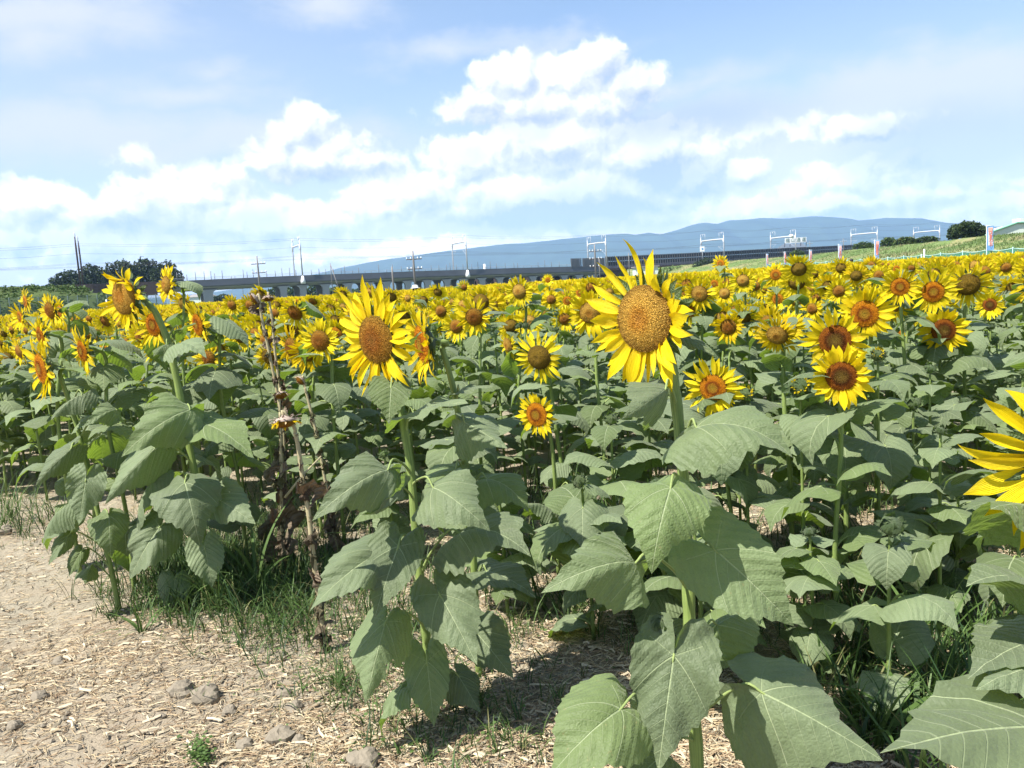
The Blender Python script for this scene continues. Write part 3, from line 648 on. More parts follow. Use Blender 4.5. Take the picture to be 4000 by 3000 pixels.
weed(2230, 2180, 20, .3, .55, .010, 'upright grass clump right of the small single sunflower', .35, .5, 9)
weed(50, 2040, 26, .15, .42, .006, 'bushy grass tuft at the left edge of the field', .6, .8, 10)

# ------------------------------------------------------------------ sunflower plants
G_NEAR = 'sunflowers in the front rows'
def hero_plant(base, stem_px, Y0, Y1, rad, label, cat='sunflower', group=G_NEAR, name='sunflower', mat='stem', n=12, neck=None, extra=None):
    """stem_px from the ground up, photo pixels; Y distance goes from Y0 (foot) to Y1 (top)"""
    pts = []; k = len(stem_px)
    for i, (px, py) in enumerate(stem_px): pts.append(farz(px, py, Y0 + (Y1 - Y0) * i / max(1, k - 1)))
    if extra: pts += extra
    b = pts[0].copy()
    if b.z > .02: d = (pts[1] - pts[0]).normalized(); b = pts[0] - d * (pts[0].z / max(.5, d.z)); pts = [Vector((b.x, b.y, gz(b.x, b.y) - .01))] + pts
    root = empty(name, (pts[0].x, pts[0].y, gz(pts[0].x, pts[0].y)), label, cat, group)
    if neck is not None: pts += neck
    sp = spline(pts, 5); loc = Vector(root.location); N = len(sp)
    mb = MB(); mb.tube([p - loc for p in sp], [rad * (1.12 - .35 * (i / N)) * (1 + .06 * math.sin(i * 1.7)) for i in range(N)], 14, ridge=.035)
    mb.obj('stem', M[mat], root)
    return root, sp
def petiole(root, sp, b, blade_y, rad=.0032, drop=.09, mat='petiole', out=None):
    loc = Vector(root.location); best = min(sp, key=lambda q: (q - (b - Vector((0, 0, drop)))).length)
    a = best; mid = (a + b) / 2 + Vector((0, 0, abs(b.z - a.z) * .25 + .03)); pts = spline([a, a.lerp(mid, .55), mid.lerp(b, .5) + Vector((0, 0, .015)), b, b + blade_y * .02], 4)
    mb = MB(); n = len(pts); mb.tube([p - loc for p in pts], [rad * (1.5 - .75 * i / n) for i in range(n)], 7); return mb.obj('leaf_stalk', M[mat], root)
def hero_leaf(root, sp, bx, by, Yb, tx, ty, Yt, hint='c', v=None, wide=1.0, drop=.09, mesh=None, stalk=True):
    b = farz(bx, by, Yb); tp = farz(tx, ty, Yt); y = (tp - b) * .95; L = y.length; y.normalize()
    tocam = (EYE - b).normalized(); h = {'c': tocam + Vector((0, 0, .35)), 'u': Vector((0, 0, 1)) + tocam * .35, 'U': Vector((0, 0, 1)) + tocam * .1, 'l': Vector((-1, 0, .5)) + tocam * .6, 'r': Vector((1, 0, .5)) + tocam * .6, 'd': -Vector((0, 0, 1)) + tocam * .3}[hint]
    z = (h - y * h.dot(y)).normalized(); x = y.cross(z); loc = Vector(root.location)
    mt = Matrix.Translation(b - loc) @ Matrix((x, y, z)).transposed().to_4x4() @ Matrix.Diagonal((L * wide * .88, L, L, 1))
    link('leaf', mesh or BL[v if v is not None else int(bx + by) % 12], root, mt)
    if stalk: petiole(root, sp, b, y, drop=drop, rad=.0022 + .004 * min(.3, L))
USED = []                          # (x, y, radius) feet of the plants already standing
HEADPX = []                        # photo circles of heads placed by hand
def put_head(root, px, py, Y, rpx, yaw, pit, disc, lod=1, **kw):
    c = farz(px, py, Y); d = (c - EYE).dot(CF); r_ = rpx * d / FPX; f = face_dir(yaw, pit); HEADPX.append((px, py, rpx * 2.2, d)); USED.append((c.x, c.y, .28))
    return make_head(root, c - Vector(root.location), f, r_, lod, disc, **kw), c, f, r_
def neck_pts(px, py, Y, rpx, yaw, pit):
    c = farz(px, py, Y); d = (c - EYE).dot(CF); r_ = rpx * d / FPX; f = face_dir(yaw, pit); bk = c - f * r_ * .66
    return [bk - f * .045 + Vector((0, 0, -.012)), bk]

# --- the largest sunflower
hd = (2515, 1245, 2.20, 132, -17, 2); nk = neck_pts(*hd)
root, sp = hero_plant(None, [(2735, 3250), (2718, 2900), (2700, 2600), (2690, 2350), (2684, 2150), (2668, 1850), (2645, 1600), (2622, 1420), (2610, 1330)], 2.10, 2.24, .0165, 'largest sunflower with a golden brown seed disc and ragged petals on a thick pale stem', neck=nk)
sp_ = {}
rr = random.Random(2); N1 = 40
for k in range(N1):
    a = (k / N1) * 360
    if 20 < a < 62: sp_[k] = (.62, .55, rr.choice([2, 7, 3]))
    elif a <= 20 or a > 330: sp_[k] = (.72, .35, rr.choice([3, 5, 7]))
    elif 300 < a <= 330: sp_[k] = (.95, .35, rr.choice([0, 5]))
    elif 62 <= a <= 80 and k % 2: sp_[k] = 'skip'
    elif 80 <= a < 150: sp_[k] = (1.04, .10, rr.choice([2, 4, 7, 6])) if k % 2 else 'skip'
    elif 150 <= a < 250: sp_[k] = (1.0, .05, rr.choice([0, 1, 4, 8]))
put_head(root, *hd, 'd_tan', lod=0, n=N1, plen=1.34, pw=.36, pitch=(-.1, .25), seed=11, special=sp_)
for a in [(2620, 1905, 2.0, 2540, 2245, 1.93, 'c', 3, .95, .05), (2795, 2150, 2.05, 3135, 2470, 1.98, 'c', 0, .95, .10), (2482, 2200, 2.02, 2100, 2322, 1.90, 'c', 7, .70, .10), (2632, 2562, 1.94, 2572, 3020, 1.88, 'c', 4, .92, .04),
          (2425, 2770, 1.90, 2110, 3060, 1.80, 'c', 6, .9, .10), (2975, 2705, 2.02, 3440, 2985, 1.92, 'c', 1, .95, .14), (2720, 1670, 2.08, 3130, 1790, 1.95, 'u', 2, .85, .10), (2600, 1520, 2.12, 2415, 1645, 1.98, 'r', 9, .6, .06),
          (2660, 1310, 2.22, 2795, 1402, 2.15, 'u', 8, .7, .03), (2800, 2440, 2.2, 3000, 2400, 2.3, 'u', 5, .8, .1), (2590, 2950, 2.0, 2400, 3150, 1.9, 'c', 10, .9, .05), (2620, 1180, 2.26, 2690, 1120, 2.2, 'u', 11, .5, .02)]:
    hero_leaf(root, sp, *a[:8], wide=a[8], drop=a[9])
# a spiky side bud behind the head
c = farz(2590, 1105, 2.30) - Vector(root.location); mb = MB(); bract_geo(mb, 9, 1.9, base=.5, wid=.45, spread=-.9, seed=4); back_geo(mb)
bud = mb.obj('side_bud', M['bract'], root); bud.matrix_basis = Matrix.Translation(c) @ zmat(Vector((.2, .1, 1))) @ Matrix.Scale(.022, 4)
# --- second one
hd = (1467, 1328, 2.80, 97, -10, -4); nk = neck_pts(*hd)
root, sp = hero_plant(None, [(1692, 2790), (1680, 2650), (1660, 2450), (1640, 2250), (1625, 2100), (1605, 1850), (1580, 1680), (1552, 1520), (1532, 1430)], 2.78, 2.86, .0150, 'big sunflower with a dark red brown disc and long narrow petals on a tall stem', neck=nk)
put_head(root, *hd, 'd_brown', lod=0, n=38, plen=1.46, pw=.35, pitch=(-.15, .25), seed=5, special={k: (1.15, .0, v) for k, v in ((8, 2), (9, 4), (12, 7), (14, 6), (22, 0), (24, 5))})
for a in [(1528, 1508, 2.72, 1518, 1662, 2.62, 'c', 0, 1.1, .04), (1615, 1612, 2.80, 1845, 1590, 2.6, 'u', 8, .8, .08), (1515, 1835, 2.62, 1210, 2042, 2.45, 'c', 7, .62, .06), (1692, 1905, 2.66, 1916, 2086, 2.55, 'c', 3, .95, .04), (1552, 1942, 2.66, 1398, 2012, 2.50, 'd', 9, .7, .04),
          (1800, 2085, 2.75, 2095, 2175, 2.55, 'u', 2, .8, .14), (1555, 2135, 2.60, 1455, 2432, 2.45, 'c', 0, .85, .06), (1480, 2160, 2.6, 1180, 2402, 2.42, 'c', 6, .62, .10), (1505, 2432, 2.55, 1422, 2768, 2.42, 'c', 5, .72, .10), (1718, 2322, 2.62, 1868, 2612, 2.50, 'c', 4, .92, .08),
          (1668, 2585, 2.68, 1698, 2862, 2.6, 'c', 0, .8, .05), (1562, 2695, 2.66, 1492, 2890, 2.6, 'l', 10, .7, .10), (1790, 2640, 2.75, 1878, 2792, 2.68, 'c', 1, .9, .12), (1560, 1390, 2.9, 1660, 1300, 2.8, 'u', 8, .5, .03)]:
    hero_leaf(root, sp, *a[:8], wide=a[8], drop=a[9])
# --- its side-on neighbour
hd = (1650, 1345, 3.0, 78, -36, -6); nk = neck_pts(*hd)
root, sp = hero_plant(None, [(1872, 2650), (1860, 2400), (1848, 2150), (1828, 1900), (1805, 1720), (1780, 1560), (1745, 1420), (1728, 1360)], 3.06, 3.05, .0120, 'sunflower seen side-on, green bracts facing right, next to the big dark brown one', neck=nk)
put_head(root, *hd, 'd_orange', lod=1, n=32, plen=1.25, pw=.32, pitch=(-.1, .5), seed=8)
for a in [(1815, 1650, 2.95, 1988, 1765, 2.85, 'c', 1, .9, .05), (1795, 1530, 3.0, 1935, 1520, 2.9, 'u', 8, .6, .05), (1860, 2470, 2.9, 2010, 2660, 2.8, 'c', 4, 1.0, .06), (1900, 1870, 3.0, 2080, 2010, 2.9, 'u', 2, .85, .1), (1900, 2230, 3.0, 2110, 2330, 2.85, 'u', 0, .9, .1), (1780, 1830, 3.0, 1640, 1960, 2.9, 'c', 1, .8, .06)]:
    hero_leaf(root, sp, *a[:8], wide=a[8], drop=a[9])
# --- small single bloom
hd = (2096, 1620, 4.0, 49, -6, -2); nk = neck_pts(*hd)
root, sp = hero_plant(None, [(2182, 2250), (2178, 2080), (2170, 1920), (2160, 1780), (2148, 1690), (2140, 1655)], 4.12, 4.04, .0095, 'small single sunflower with an orange disc standing low in the middle gap', neck=nk)
put_head(root, *hd, 'd_orange', lod=1, n=28, plen=1.0, pw=.32, pitch=(-.05, .3), seed=3)
for a in [(2225, 1905, 3.95, 2398, 1938, 3.8, 'u', 2, .8, .12), (2145, 1985, 3.95, 2035, 1992, 3.8, 'u', 1, .8, .10), (2230, 2098, 3.95, 2310, 2180, 3.85, 'c', 0, 1.1, .1), (2150, 2200, 3.95, 2090, 2230, 3.9, 'u', 4, .8, .1), (2160, 1640, 4.1, 2220, 1665, 4.0, 'u', 8, .7, .03)]:
    hero_leaf(root, sp, *a[:8], wide=a[8], drop=a[9])
# --- tall ragged one at the left
hd = (484, 1158, 4.05, 72, -2, 2); nk = neck_pts(*hd)
root, sp = hero_plant(None, [(802, 2350), (795, 2150), (785, 2000), (760, 1850), (728, 1680), (690, 1480), (655, 1330), (610, 1225), (590, 1200)], 4.08, 4.10, .0175, 'tall sunflower at the left with curled drooping petals and a golden disc', neck=nk)
sp_ = {k: (1.0, (.9 if k % 3 else -.2), (3, 5, 9)[k % 3]) for k in range(2, 13)}
put_head(root, *hd, 'd_tan', lod=0, n=34, plen=1.0, pw=.32, pitch=(-.2, .5), seed=14, special=sp_)
for a in [(690, 1350, 4.0, 815, 1400, 3.88, 'u', 2, .75, .05), (650, 1345, 4.0, 600, 1400, 3.9, 'u', 1, .9, .04), (742, 1600, 3.9, 468, 1790, 3.7, 'c', 7, .68, .06), (610, 1745, 3.95, 398, 1985, 3.8, 'c', 9, .5, .14), (722, 1885, 3.85, 778, 2142, 3.75, 'c', 3, .98, .06), (800, 1655, 3.95, 1008, 1785, 3.8, 'u', 0, .9, .08),
          (835, 1940, 3.95, 1010, 2060, 3.85, 'c', 4, .9, .10), (622, 2060, 3.95, 500, 2275, 3.85, 'c', 10, .8, .12), (800, 2140, 3.9, 832, 2310, 3.85, 'c', 0, 1.0, .05), (682, 2262, 4.0, 678, 2415, 3.95, 'c', 6, .8, .1), (705, 1290, 4.1, 770, 1270, 4.0, 'u', 8, .6, .03), (590, 1880, 4.0, 540, 2120, 3.9, 'l', 5, .5, .15)]:
    hero_leaf(root, sp, *a[:8], wide=a[8], drop=a[9])
# --- leftmost of the front row
hd = (162, 1440, 4.05, 62, -15, -4); nk = neck_pts(*hd)
root, sp = hero_plant(None, [(466, 2385), (440, 2250), (405, 2100), (378, 1980), (345, 1840), (305, 1680), (268, 1560), (235, 1462)], 4.06, 4.08, .0120, 'leftmost front sunflower, seen from the side, leaning stem rising from bare soil', neck=nk)
put_head(root, *hd, 'd_orange', lod=1, n=30, plen=1.25, pw=.33, pitch=(-.1, .4), seed=21)
for a in [(278, 1752, 3.95, 130, 1908, 3.85, 'c', 9, .55, .05), (335, 1872, 3.85, 308, 2055, 3.8, 'c', 4, .95, .05), (320, 1540, 4.0, 205, 1650, 3.9, 'u', 1, .7, .05), (455, 1600, 4.0, 318, 1672, 3.85, 'c', 7, .6, .10), (480, 1665, 4.0, 330, 1720, 3.9, 'u', 2, .8, .12), (425, 2015, 3.9, 432, 2182, 3.85, 'c', 3, .9, .05), (240, 1985, 3.95, 165, 2150, 3.9, 'l', 9, .5, .14),
          (262, 2095, 3.95, 185, 2215, 3.9, 'c', 10, .5, .14), (315, 2158, 3.95, 262, 2262, 3.9, 'c', 6, .6, .12), (350, 2220, 4.0, 330, 2290, 3.9, 'c', 1, .9, .1), (245, 1430, 4.1, 340, 1440, 3.95, 'd', 8, .5, .03)]:
    hero_leaf(root, sp, *a[:8], wide=a[8], drop=a[9])
# --- cut by the right edge
hd = (4185, 1800, 1.35, 150, 10, -8); nk = neck_pts(*hd)
root, sp = hero_plant(None, [(4340, 3300), (4330, 2800), (4310, 2300), (4280, 1950), (4260, 1860)], 1.42, 1.42, .0135, 'sunflower cut by the right edge, only its long left petals in view', neck=nk)
put_head(root, *hd, 'd_orange', lod=0, n=24, plen=1.75, pw=.44, pitch=(-.1, .3), seed=31)
for a in [(4060, 2330, 1.35, 3750, 2275, 1.30, 'u', 2, 1.0, .08), (4080, 2020, 1.40, 3850, 2025, 1.3, 'u', 1, .9, .06), (4060, 2500, 1.35, 3760, 2640, 1.28, 'u', 0, .95, .08), (4080, 2840, 1.22, 3400, 3010, 1.12, 'u', 4, .95, .05), (4150, 2620, 1.30, 3790, 2700, 1.25, 'u', 5, .8, .05)]:
    hero_leaf(root, sp, *a[:8], wide=a[8], drop=a[9])

# --- flowers placed one by one: head px, disc radius px, yaw, pitch, disc kind, foot px or None, label
MAN = [
 (3286, 1470, 60, 12, -4, 'd_dark', 'f', 'sunflower with a dark olive centre in the right pair, the lower of the two'),
 (3262, 1330, 62, 10, -2, 'd_dark', 'b', 'sunflower with a dark centre just above its lower twin on the right'),
 (3378, 1226, 54, -4, -4, 'd_orange', 'B', 'sunflower with pointed uneven petals behind the right pair'),
 (2785, 1515, 54, 2, -2, 'd_orange', 'n', 'orange centred sunflower right of the thick stem of the largest one'),
 (3516, 1120, 36, 6, -2, 'd_orange', 'n', 'sunflower with an orange ring and pale middle, first of three in line at right'),
 (3645, 1140, 42, 12, -2, 'd_orange', 'n', 'sunflower with an orange ring and pale middle, second of three in line at right'),
 (3782, 1112, 44, 10, -18, 'd_olive', 'n', 'sunflower with a bulging olive disc, third of three in line at right'),
 (3686, 1290, 46, 14, -4, 'd_dark', 'n', 'broad round sunflower with a dark centre below the three in line'),
 (3866, 1190, 26, 4, -4, 'd_dark', 'n', 'small sunflower below the bulging olive one at the right'),
 (3172, 1206, 22, -14, -6, 'd_brown', 'n', 'small sunflower turned left, above the right pair'),
 (3037, 1167, 22, 6, -4, 'd_orange', 'n', 'small orange centred sunflower over a gap of leaves'),
 (3276, 1137, 24, 4, -8, 'd_brown', 'n', 'sunflower with a round brown disc left of the pointed petalled one'),
 (3112, 1103, 32, 8, -20, 'd_olive', 'n', 'sunflower with a domed golden disc nodding down'),
 (3030, 1073, 22, 8, -4, 'd_orange', 'n', 'upright sunflower with an orange disc, near the short banner'),
 (3120, 1052, 30, 8, -26, 'd_olive', 'n', 'sunflower half hidden behind the domed nodding one'),
 (3180, 1070, 17, 0, -18, 'd_olive', 'n', 'nodding sunflower right of the half hidden domed one'),
 (3285, 1047, 20, 6, -14, 'd_olive', 'n', 'sunflower with an olive globe disc right beside the white shirted person'),
 (3345, 1078, 22, 6, -22, 'd_olive', 'n', 'nodding sunflower in front of the white shirted person'),
 (3432, 1075, 19, 4, -8, 'd_brown', 'n', 'small red brown sunflower, first from the left above the three in line'),
 (3404, 1037, 17, 8, -16, 'd_brown', 'n', 'sunflower reaching up beside the second banner from the right'),
 (3742, 1030, 15, 8, -26, 'd_olive', 'n', 'sunflower standing high against the green net fence'),
 (2815, 1030, 17, -8, -2, 'd_orange', 'n', 'lone sunflower standing highest, in front of the dark railway wall'),
 (2732, 1148, 33, 2, -14, 'd_tan', 'n', 'golden domed sunflower right of the largest one'),
 (2830, 1146, 22, 4, -6, 'd_tan', 'n', 'smaller golden sunflower beside the domed one right of the largest'),
 (2902, 1096, 25, 2, -12, 'd_tan', 'n', 'golden domed sunflower below the lone highest one'),
 (2960, 1155, 18, -8, -16, 'd_olive', 'n', 'nodding sunflower under the golden domed one, long stem'),
 (2690, 1210, 30, -18, -12, 'd_orange', 'n', 'sunflower peeping out behind the right side of the largest head'),
 (2310, 1125, 23, 16, -16, 'd_brown', 'n', 'brown domed sunflower left of the tips of the largest one'),
 (2140, 1094, 11, 18, 0, 'd_orange', 'n', 'small upright sunflower in front of the viaduct piers'),
 (2153, 1170, 19, 20, -6, 'd_brown', 'n', 'round brown centred sunflower left of the largest one'),
 (2028, 1138, 30, 0, -8, 'd_tan', 'n', 'tall sunflower with a tan disc in the middle of the field'),
 (2068, 1258, 27, 18, -4, 'd_tan', 'n', 'sunflower with a tan disc above the small single bloom'),
 (2205, 1246, 24, 20, -10, 'd_brown', 'n', 'brown centred sunflower behind a smaller open one'),
 (2245, 1276, 18, 22, 0, 'd_dark', 'n', 'small open dark centred sunflower before a larger brown one'),
 (2305, 1222, 44, 8, -12, 'd_tan', 'n', 'large tan sunflower mostly hidden behind the left petals of the largest one'),
 (1852, 1238, 36, 14, -12, 'd_brown', 'n', 'brown sunflower with a small green leaf across its disc'),
 (1782, 1275, 28, 12, -4, 'd_brown', 'n', 'red brown centred sunflower right of the side-on one'),
 (1722, 1216, 24, 10, -8, 'd_brown', 'n', 'sunflower with a dark rimmed disc behind the big dark brown one'),
 (1812, 1122, 13, 14, -10, 'd_brown', 'n', 'sunflower with a round disc against the viaduct piers'),
 (1655, 1172, 17, 16, -20, 'd_olive', 'n', 'nodding olive sunflower below the white hat'),
 (1592, 1165, 14, 4, -4, 'd_tan', 'n', 'sunflower with an oval orange disc left below the white hat'),
 (1530, 1160, 20, 16, -22, 'd_olive', 'n', 'nodding sunflower with an olive cone left of the white hat'),
 (1710, 1142, 18, 12, -30, 'd_olive', 'n', 'ragged nodding sunflower right of the white hat'),
 (1445, 1142, 19, 10, -18, 'd_tan', 'n', 'domed sunflower straight above the big dark brown one'),
 (1250, 1330, 42, 10, -4, 'd_brown', 'n', 'brown centred sunflower left of the big dark brown one'),
 (1340, 1150, 18, 8, -24, 'd_olive', 'n', 'pale nodding sunflower above the brown centred one'),
 (1152, 1222, 32, 10, -28, 'd_brown', 'n', 'drooping dark sunflower right of the withered flower heads'),
 (1080, 1195, 20, 12, -14, 'd_olive', 'n', 'olive domed sunflower behind the withered flower heads'),
 (1018, 1150, 20, 10, -26, 'd_olive', 'n', 'high nodding sunflower left of the withered flower heads'),
 (1222, 1178, 18, 12, -42, 'd_brown', 'n', 'sunflower bowing its dark disc downwards'),
 (905, 1192, 21, 8, -14, 'd_brown', 'n', 'round brown sunflower at the left under the utility pole'),
 (975, 1192, 21, 10, -16, 'd_brown', 'n', 'brown sunflower next to the tallest withered head'),
 (780, 1262, 22, -4, -34, 'd_brown', 'n', 'torn sunflower hanging its head towards the left'),
 (830, 1245, 16, 6, -20, 'd_olive', 'n', 'small olive domed sunflower under the long span of the viaduct'),
 (720, 1190, 30, 0, -22, 'd_olive', 'n', 'golden domed sunflower right of the tall ragged one'),
 (650, 1112, 34, -13, 0, 'd_tan', 'n', 'side-on sunflower with fanned petals beneath the viaduct deck'),
 (772, 1268, 44, -16, -4, 'd_orange', 'n', 'side-on sunflower with a bright orange ring, right of the tall ragged one'),
 (600, 1268, 46, 0, -2, 'd_orange', 'n', 'sunflower with an orange disc half hidden behind the tall leaning stem'),
 (410, 1255, 25, 2, -26, 'd_brown', 'n', 'domed brown sunflower left of the tall ragged one'),
 (325, 1240, 15, 10, -10, 'd_brown', 'n', 'small flat brown sunflower in front of the grassy bank'),
 (196, 1212, 34, -6, -8, 'd_brown', 'n', 'dark oval centred sunflower in the upper left pair'),
 (232, 1212, 26, -13, 0, 'd_orange', 'n', 'side-on sunflower just right of the dark oval centred one'),
 (98, 1178, 24, -13, 0, 'd_orange', 'n', 'side-on sunflower standing highest at the far left'),
 (78, 1238, 25, -8, -4, 'd_orange', 'n', 'sunflower with an orange oval disc at the far left'),
 (45, 1290, 16, -2, -6, 'd_brown', 'n', 'small brown sunflower by the left edge'),
 (100, 1292, 14, 4, -6, 'd_brown', 'n', 'small brown sunflower just right of the one by the left edge'),
 (158, 1310, 36, -13, -4, 'd_orange', 'n', 'side-on sunflower below the upper left pair'),
 (322, 1370, 44, -13, -4, 'd_orange', 'n', 'side-on sunflower with a green bract cup over the left leaves'),
 (407, 1365, 20, 4, -4, 'd_orange', 'n', 'small round sunflower beside the side-on one over the left leaves'),
 (235, 1385, 20, -30, -30, 'd_brown', 'n', 'small sunflower half covered by leaves behind the leftmost front one'),
 (938, 1388, 12, 14, 0, 'd_dark', 'n', 'tiny red centred sunflower low among leaves at the left'),
 (570, 1478, 14, 8, -20, 'd_brown', 'n', 'small dark sunflower deep among leaves at the left'),
 (3505, 1300, 18, -20, 0, 'd_orange', 'n', 'narrow sunflower seen between stems below the three in line'),
 (3650, 1215, 34, 10, -20, 'd_brown', 'n', 'sunflower mostly hidden behind the second of the three in line'),
 (3260, 1180, 12, 4, -10, 'd_brown', 'n', 'small sunflower under the round brown one at the right'),
 (3560, 1048, 14, 6, -14, 'd_brown', 'n', 'small sunflower in the right crowd above the three in line'),
 (3930, 1045, 20, 6, -14, 'd_brown', 'n', 'dark sunflower near the right edge below the fence'),
 (3845, 1060, 22, 4, -10, 'd_brown', 'n', 'sunflower left of the dark one near the right edge'),
 (2640, 1470, 1, 0, 0, None, 'n', None),
]
LSAMP = {}
LEAFSET = {0: LF0, 1: LF1, 2: LF2}
def rand_leaves(root, sp, Htop, r, lod, n, L0=.21, zmin=.18, top_small=True, keep=None):
    base = r.uniform(0, 6.28); loc = Vector(root.location)
    for i in range(n):
        f = zmin + (.97 - zmin) * (i + r.uniform(-.3, .3)) / n; p = sp[max(0, min(len(sp) - 1, int(f * (len(sp) - 1))))] - loc
        a = base + i * 2.4 + r.uniform(-.4, .4); L = L0 * r.uniform(.75, 1.2) * (1.0 if f < .6 else 1.0 - .85 * (f - .6)) * (1 if f > .3 else .8)
        mt = Matrix.Translation(p) @ Matrix.Rotation(a, 4, 'Z') @ Matrix.Rotation(r.uniform(-.25, .2), 4, 'X') @ Matrix.Scale(L, 4)
        lf = r.choice(LEAFSET[lod]); hide = False
        if lf.name not in LSAMP: vv = [v.co.copy() for v in lf.vertices]; LSAMP[lf.name] = vv[::max(1, len(vv) // 16)]
        cpt = proj(mt @ Vector((0, .9, 0)) + loc); near_h = [q for q in HEADPX if q[2] > 34 and cpt and cpt[2] < q[3] + .5 and abs(cpt[0] - q[0]) < q[2] + 1.2 * L * FPX / cpt[2] and abs(cpt[1] - q[1]) < q[2] + 1.2 * L * FPX / cpt[2]]
        for s_ in (LSAMP[lf.name] if near_h else ()):
            w = proj(mt @ s_ + loc)
            if w and any((w[0] - q[0]) ** 2 + (w[1] - q[1]) ** 2 < (q[2] * .62) ** 2 and w[2] < q[3] + .03 for q in near_h): hide = True; break
        if hide: continue
        link('leaf', lf, root, mt)
def field_plant(c, rdisc, f, disc, lod, r, label, group, foot=None, leaves=None, pk='petal', plen=None, L0=.2, name='sunflower'):
    """whole plant whose head sits at c, facing f"""
    bk = c - f * rdisc * .66; lean = r.uniform(-.05, .05)
    g = foot or Vector((bk.x - f.x * .05 + lean, bk.y - f.y * .05 + r.uniform(-.04, .04), 0)); g.z = gz(g.x, g.y)
    root = empty(name, g, label, 'sunflower', group)
    h = bk.z; pts = [Vector((g.x, g.y, g.z - .01)), Vector((g.x + lean * .3, g.y, h * .35)), Vector((g.x * .6 + bk.x * .4 + r.uniform(-.012, .012), g.y * .6 + bk.y * .4, h * .7)), bk - f * .07 + Vector((0, 0, -.07)), bk - f * .03 + Vector((0, 0, -.008)), bk]
    sp = spline(pts, 4 if lod < 2 else 3); N = len(sp); rad = (.0075 + .05 * rdisc) * r.uniform(.85, 1.1)
    mb = MB(); mb.tube([p - g for p in sp], [rad * (1.1 - .35 * i / N) for i in range(N)], 9 if lod < 2 else 6, ridge=.02); mb.obj('stem', M['stem'], root)
    make_head(root, c - g, f, rdisc, lod, disc, pk=pk, n=r.randint(29, 37), plen=(plen or r.uniform(1.25, 1.6)), pw=r.uniform(.31, .42), pitch=r.choice([(-.1, .35), (0, .45), (-.25, .2), (.1, .6)]), seed=r.randrange(999), droop=r.choice([0, 0, -.3, .3]))
    rand_leaves(root, sp[:-4], h, r, lod if lod else 0, leaves if leaves is not None else r.randint(10, 14), L0 * .94)
    return root
r = random.Random(77)
for (px, py, rp, yaw, pit, disc, mode, lab) in MAN:
    if lab is None: continue
    rd = {'d_dark': .056, 'd_orange': .052, 'd_olive': .060, 'd_brown': .056, 'd_tan': .058}[disc] * r.uniform(.95, 1.08)
    rd *= {'f': .98, 'b': 1.10, 'B': 1.36}.get(mode, 1)
    if rp < 15: rd *= .62
    elif rp >= 40: rd *= 1.12
    rd = {'f': .0575, 'b': .0675, 'B': .070}.get(mode, rd); Y = rd * FPX / rp; c = farz(px, py, Y)
    HEADPX.append((px, py, rp * 2.0, Y)); USED.append((c.x, c.y, .22))
    lod = 1 if Y < 6.2 else 2
    field_plant(c, rd, face_dir(yaw, pit), disc, lod, r, lab, 'sunflowers in full bloom', pk=r.choice(['petal', 'petal', 'petal_pale']), plen={'d_dark': 1.2, 'd_orange': 1.4}.get(disc, 1.3), L0=.22 if Y < 5 else .2)

# --- buds
def closed_bud_mesh(opening=False):
    mb = MB(); back_geo(mb); bract_geo(mb, 14, 1.15, base=.95, wid=.6, spread=-1.1, seed=1); bract_geo(mb, 12, .9, base=.7, wid=.5, spread=-1.35, seed=2); bract_geo(mb, 12, .7, base=.98, wid=.4, spread=-.2, seed=3)
    vs = []; disc_geo(mb, .5, 4, 12)
    return mb.mesh('bud_bracts', M['bract'])
BUD = closed_bud_mesh()
def bud_plant(c, rd, f, label, group, r, opening=False, lod=1, leaves=10, L0=.2, foot=None):
    bk = c - f * rd * .6; g = foot or Vector((bk.x - f.x * .04, bk.y - f.y * .04, 0)); g.z = gz(g.x, g.y); root = empty('sunflower', g, label, 'sunflower', group)
    h = bk.z; pts = [Vector((g.x, g.y, g.z - .01)), Vector((g.x, g.y, h * .4)), Vector(((g.x + bk.x) / 2, (g.y + bk.y) / 2, h * .75)), bk]
    sp = spline(pts, 4); N = len(sp); mb = MB(); mb.tube([p - g for p in sp], [.0075 * (1.15 - .5 * i / N) for i in range(N)], 8, ridge=.02); mb.obj('stem', M['stem'], root)
    hd = link('flower_bud', BUD, root, Matrix.Translation(c - g) @ zmat(f, r.uniform(0, 6)) @ Matrix.Scale(rd, 4))
    if opening:
        for k in range(16):
            link('petal', PT_N['petal'][r.randrange(10)], hd, Matrix.Rotation(k * .3927 + r.uniform(-.2, .2), 4, 'Z') @ Matrix.Translation((.55, 0, .1)) @ Matrix.Rotation(-r.uniform(.8, 1.3), 4, 'Y') @ Matrix.Diagonal((.8, .2, .8, 1)))
    rand_leaves(root, sp, h, r, lod, leaves, L0, zmin=.12)
    return root
r = random.Random(12)
for (px, py, Y, rd, yaw, pit, op, lab) in [(2912, 1538, 3.6, .036, 20, 35, True, 'half open bud with first yellow petals, right of the orange centred sunflower by the stem'),
        (3125, 1505, 3.4, .045, 10, 20, True, 'round spiky bud just opening yellow, left of the lower dark centred sunflower'), (3482, 2052, 2.6, .034, 20, 45, False, 'round green closed bud among the big leaves at the right'),
        (2576, 2438, 2.0, .022, 10, 60, False, 'tiny green bud under the largest sunflower, beside its stem'), (3430, 1385, 3.6, .03, 10, 45, True, 'green bud with yellow tips right of the pair of dark centred sunflowers')]:
    c = farz(px, py, Y); USED.append((c.x, c.y, .22)); bud_plant(c, rd, face_dir(yaw, pit), lab, 'sunflower buds in the front rows', r, op, leaves=8 if Y > 2.3 else 3, L0=.19 if Y > 2.3 else .10)

